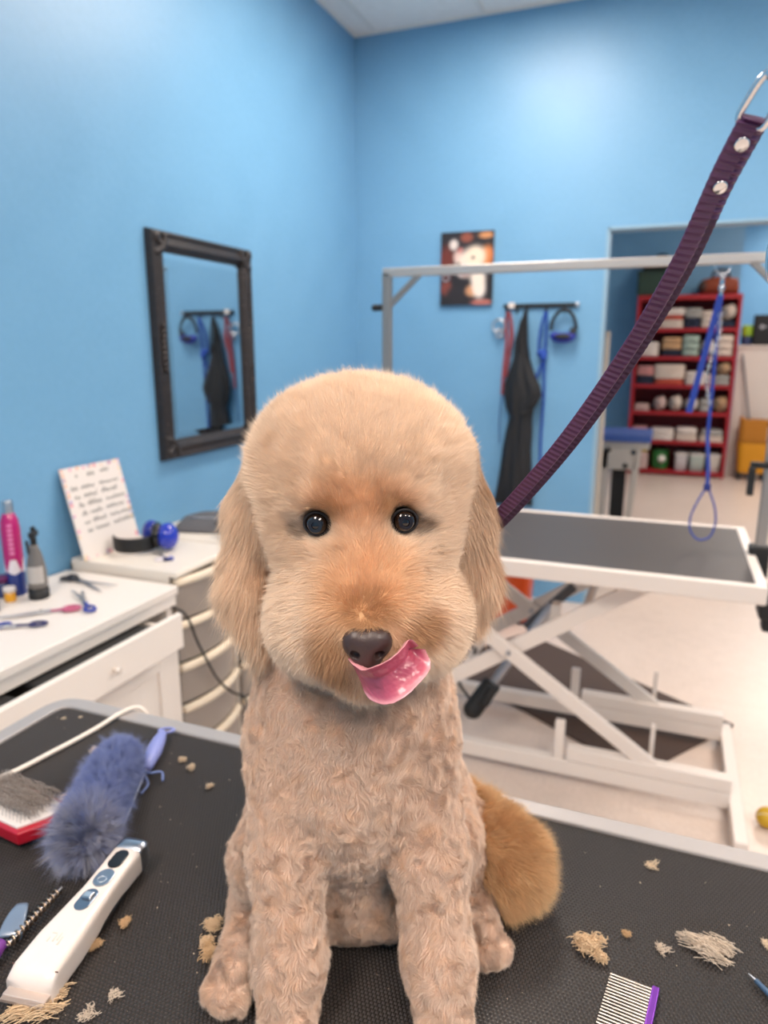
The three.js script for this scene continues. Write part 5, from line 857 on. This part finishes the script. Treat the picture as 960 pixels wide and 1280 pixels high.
  for (const [x, c, w] of [[0.19, 0xd5cccb, 0.14], [0.36, 0xb9c4bb, 0.17], [0.535, 0xd9d0c4, 0.15]]) {
    const b = thing('storage_basket', `${w > 0.16 ? 'pale green' : x < 0.3 ? 'white' : 'cream'} plastic storage basket at the foot of the red shelf`, 'basket', [x, SH.y[0], -9.05], 0, 'baskets on the red shelf'), sh = (k, y) => ring(0, 0, 0, w * k, 0.3 * k, 6, 28).map((p) => V(p.x, y, p.y));
    obj('basket_body', loft([sh(0.88, 0), sh(1, 0.2), sh(0.96, 0.2), sh(0.85, 0.012)]), mat(c, 0.45), b); obj('basket_rim', loft([sh(1, 0.185), sh(1.06, 0.19), sh(1.06, 0.205), sh(0.98, 0.208)], false), mat(0xe3dbd2, 0.45), b); obj('contents', towelGeo[1].clone().scale(w * 0.75, 0.16, 0.24).translate(0, 0.05, 0), mat(0xcfc6c0, 0.9), b);
  }
  // on top of the shelf
  const gb = thing('green_box', 'dark green fabric box on top of the red shelf', 'box', [-0.24, 2.035, -9.1]);
  obj('box_body', bx(0.4, 0.27, 0.34, 0, 0.135, 0, 0.02, 3), mat(0x2f4438, 0.8), gb); obj('box_lid', bx(0.41, 0.05, 0.35, 0, 0.25, 0, 0.015, 3), mat(0x2a3c33, 0.8), gb);
  const bag2 = thing('black_holdall', 'black soft holdall lying on the green box', 'bag', [-0.2, 2.31, -9.1]);
  obj('bag_body', loft([[-0.2, 0.1, 0.08], [-0.18, 0.2, 0.12], [0, 0.24, 0.15], [0.18, 0.2, 0.12], [0.2, 0.1, 0.07]].map(([x, d, h]) => ring(0, h / 2, 0, d, h, 2.6, 24).map((p) => V(x, p.y, p.x)))), mat(0x1d2023, 0.8), bag2); obj('bag_handle', tube([V(-0.08, 0.12, 0.06), V(-0.04, 0.17, 0.05), V(0.04, 0.17, 0.05), V(0.08, 0.12, 0.06)], 0.012, 20, 8), M.black, bag2);
  const bag = thing('brown_bag', 'rust brown duffel bag on top of the red shelf', 'bag', [0.42, 2.035, -9.1]);
  obj('bag_body', loft([[-0.2, 0.1, 0.1], [-0.18, 0.24, 0.17], [0, 0.28, 0.21], [0.18, 0.24, 0.17], [0.2, 0.1, 0.09]].map(([x, d, h]) => ring(0, h / 2, 0, d, h, 2.6, 24).map((p) => V(x, p.y, p.x)))), mat(0x8a3d22, 0.7), bag); obj('bag_handle', tube([V(-0.09, 0.17, 0.08), V(-0.06, 0.25, 0.09), V(0.06, 0.25, 0.09), V(0.09, 0.17, 0.08)], 0.014, 24, 8), mat(0x3a2a24, 0.7), bag); obj('end_pocket', ball(-0.17, 0.09, 0.05, 0.05, 0.07, 0.1), mat(0x4a3630, 0.7), bag);
}
{ // mop bucket with wringer, mop handles
  const g = thing('mop_bucket', 'yellow wheeled mop bucket with wringer beside the red shelf', 'mop bucket', [0.93, 0, -9.0], 0), y = mat(0xd9920f, 0.4), y2 = mat(0xb87412, 0.45), sh = (k, yy, dx = 0) => ring(dx, 0, 0, 0.34 * k, 0.3 * k, 5, 32).map((p) => V(p.x, yy, p.y));
  obj('tub', loft([sh(0.8, 0.08), sh(0.84, 0.09), sh(1, 0.42), sh(0.96, 0.42), sh(0.8, 0.11)]), y, g);
  obj('wringer', [box6(-0.15, 0.1, 0.38, 0.68, -0.1, -0.06, 0.01), box6(-0.15, 0.1, 0.38, 0.68, 0.06, 0.1, 0.01), box6(-0.16, -0.12, 0.38, 0.7, -0.1, 0.1, 0.01), box6(0.08, 0.12, 0.38, 0.68, -0.1, 0.1, 0.01), box6(-0.14, 0.1, 0.42, 0.5, -0.06, 0.06, 0.01)], y2, g);
  obj('lever', bar(V(0.12, 0.6, 0.05), V(0.2, 0.98, 0.05), 0.025, 0.025, 0.004, V(1, 0, 0)), mat(0x3d3f43, 0.5), g);
  for (const [x, z] of [[-0.12, -0.1], [0.12, -0.1], [-0.12, 0.1], [0.12, 0.1]]) obj('wheel', cyl(V(x - 0.014, 0.04, z), V(x + 0.014, 0.04, z), 0.04), M.black, g);
  const mp = thing('mop', 'mop with grey handle leaning in the yellow bucket', 'mop', [0.93, 0.14, -9.0]);
  obj('handle', cyl(V(0.02, 0.05, 0.0), V(-0.2, 1.25, -0.14), 0.013), mat(0x75757a, 0.5), mp); obj('mop_head', [ball(0.02, 0.05, 0, 0.07, 0.06, 0.07), ball(-0.02, 0.02, 0.03, 0.06, 0.04, 0.05)], mat(0xbdb5a8, 0.95), mp);
  const bk = thing('black_crate', 'black plastic crate with small white mark on the half wall', 'crate', [1.02, 1.49, -9.25]);
  obj('crate_body', [box6(-0.2, 0.2, 0, 0.02, -0.06, 0.06, 0.003), box6(-0.2, 0.2, 0, 0.33, 0.045, 0.06, 0.004), box6(-0.2, 0.2, 0, 0.33, -0.06, -0.045, 0.004), box6(-0.2, -0.185, 0, 0.33, -0.06, 0.06, 0.004), box6(0.185, 0.2, 0, 0.33, -0.06, 0.06, 0.004)], M.black, bk); obj('white_mark', [bx(0.06, 0.016, 0.002, -0.11, 0.2, 0.061, 0).rotateZ(0.0), bx(0.016, 0.05, 0.002, -0.12, 0.2, 0.061, 0)], mat(0xdadfe6, 0.5), bk);
  const gc = thing('green_container', 'lime green lidded navy container on the half wall', 'container', [0.762, 1.49, -9.25]);
  obj('container_body', lathe([[0, 0], [0.05, 0], [0.056, 0.01], [0.058, 0.1], [0, 0.1]], 24), mat(0x1d2f5c, 0.5), gc); obj('lid', lathe([[0, 0.22], [0.05, 0.22], [0.06, 0.2], [0.06, 0.1], [0, 0.1]], 24), mat(0x9cc53a, 0.45), gc);
}
{ // folded lift table by the opening, board behind it
  const g = thing('folded_lift_table', 'grey lift table with blue top standing just beyond the opening', 'table', [-0.27, 0, -5.5], 0), gm = mat(0xb9b0a6, 0.45), gd = mat(0x8d867e, 0.5);
  obj('blue_top', bx(0.36, 0.05, 0.5, 0, 0.835, -0.05, 0.006), mat(0x34549a, 0.5), g);
  obj('upper_frame', [bx(0.34, 0.05, 0.44, 0, 0.785, -0.05, 0.004), bx(0.24, 0.16, 0.04, -0.03, 0.69, 0.17, 0.006)], gm, g);
  for (const [x, tx] of [[-0.12, -0.13], [0.1, 0.05]]) obj('leg', bar(V(tx, 0.06, 0.16), V(x, 0.76, 0.16), 0.06, 0.045, 0.005, V(1, 0, 0)), gm, g);
  obj('column', bx(0.1, 0.6, 0.05, -0.03, 0.42, 0.0, 0.005), M.black, g);
  obj('base', [bx(0.38, 0.06, 0.08, -0.02, 0.06, 0.2, 0.006), bx(0.38, 0.06, 0.08, -0.02, 0.06, -0.22, 0.006), bx(0.08, 0.05, 0.5, -0.15, 0.06, -0.01, 0.006), bx(0.08, 0.05, 0.5, 0.1, 0.06, -0.01, 0.006)], gd, g);
  for (const [x, z] of [[-0.17, 0.2], [0.13, 0.2], [-0.17, -0.22], [0.13, -0.22]]) obj('caster', cyl(V(x - 0.012, 0.02, z), V(x + 0.012, 0.02, z), 0.02), M.black, g);
  for (const [x, y] of [[-0.1, 0.75], [0.07, 0.74], [0.02, 0.64]]) obj('knob', ball(x, y, 0.2, 0.018, 0.018, 0.012), M.black, g);
  const bd = thing('pale_board', 'tall pale wooden board leaning just inside the opening', 'board', [-0.395, 0, -4.72]);
  obj('board', bx(0.045, 1.56, 0.12, 0, 0.78, 0, 0.004), mat(0xcdbfae, 0.6), bd); obj('end_cap', bx(0.047, 0.04, 0.122, 0, 1.54, 0, 0.004), mat(0xbfb0a0, 0.6), bd);
}
renderer.render(scene, camera);
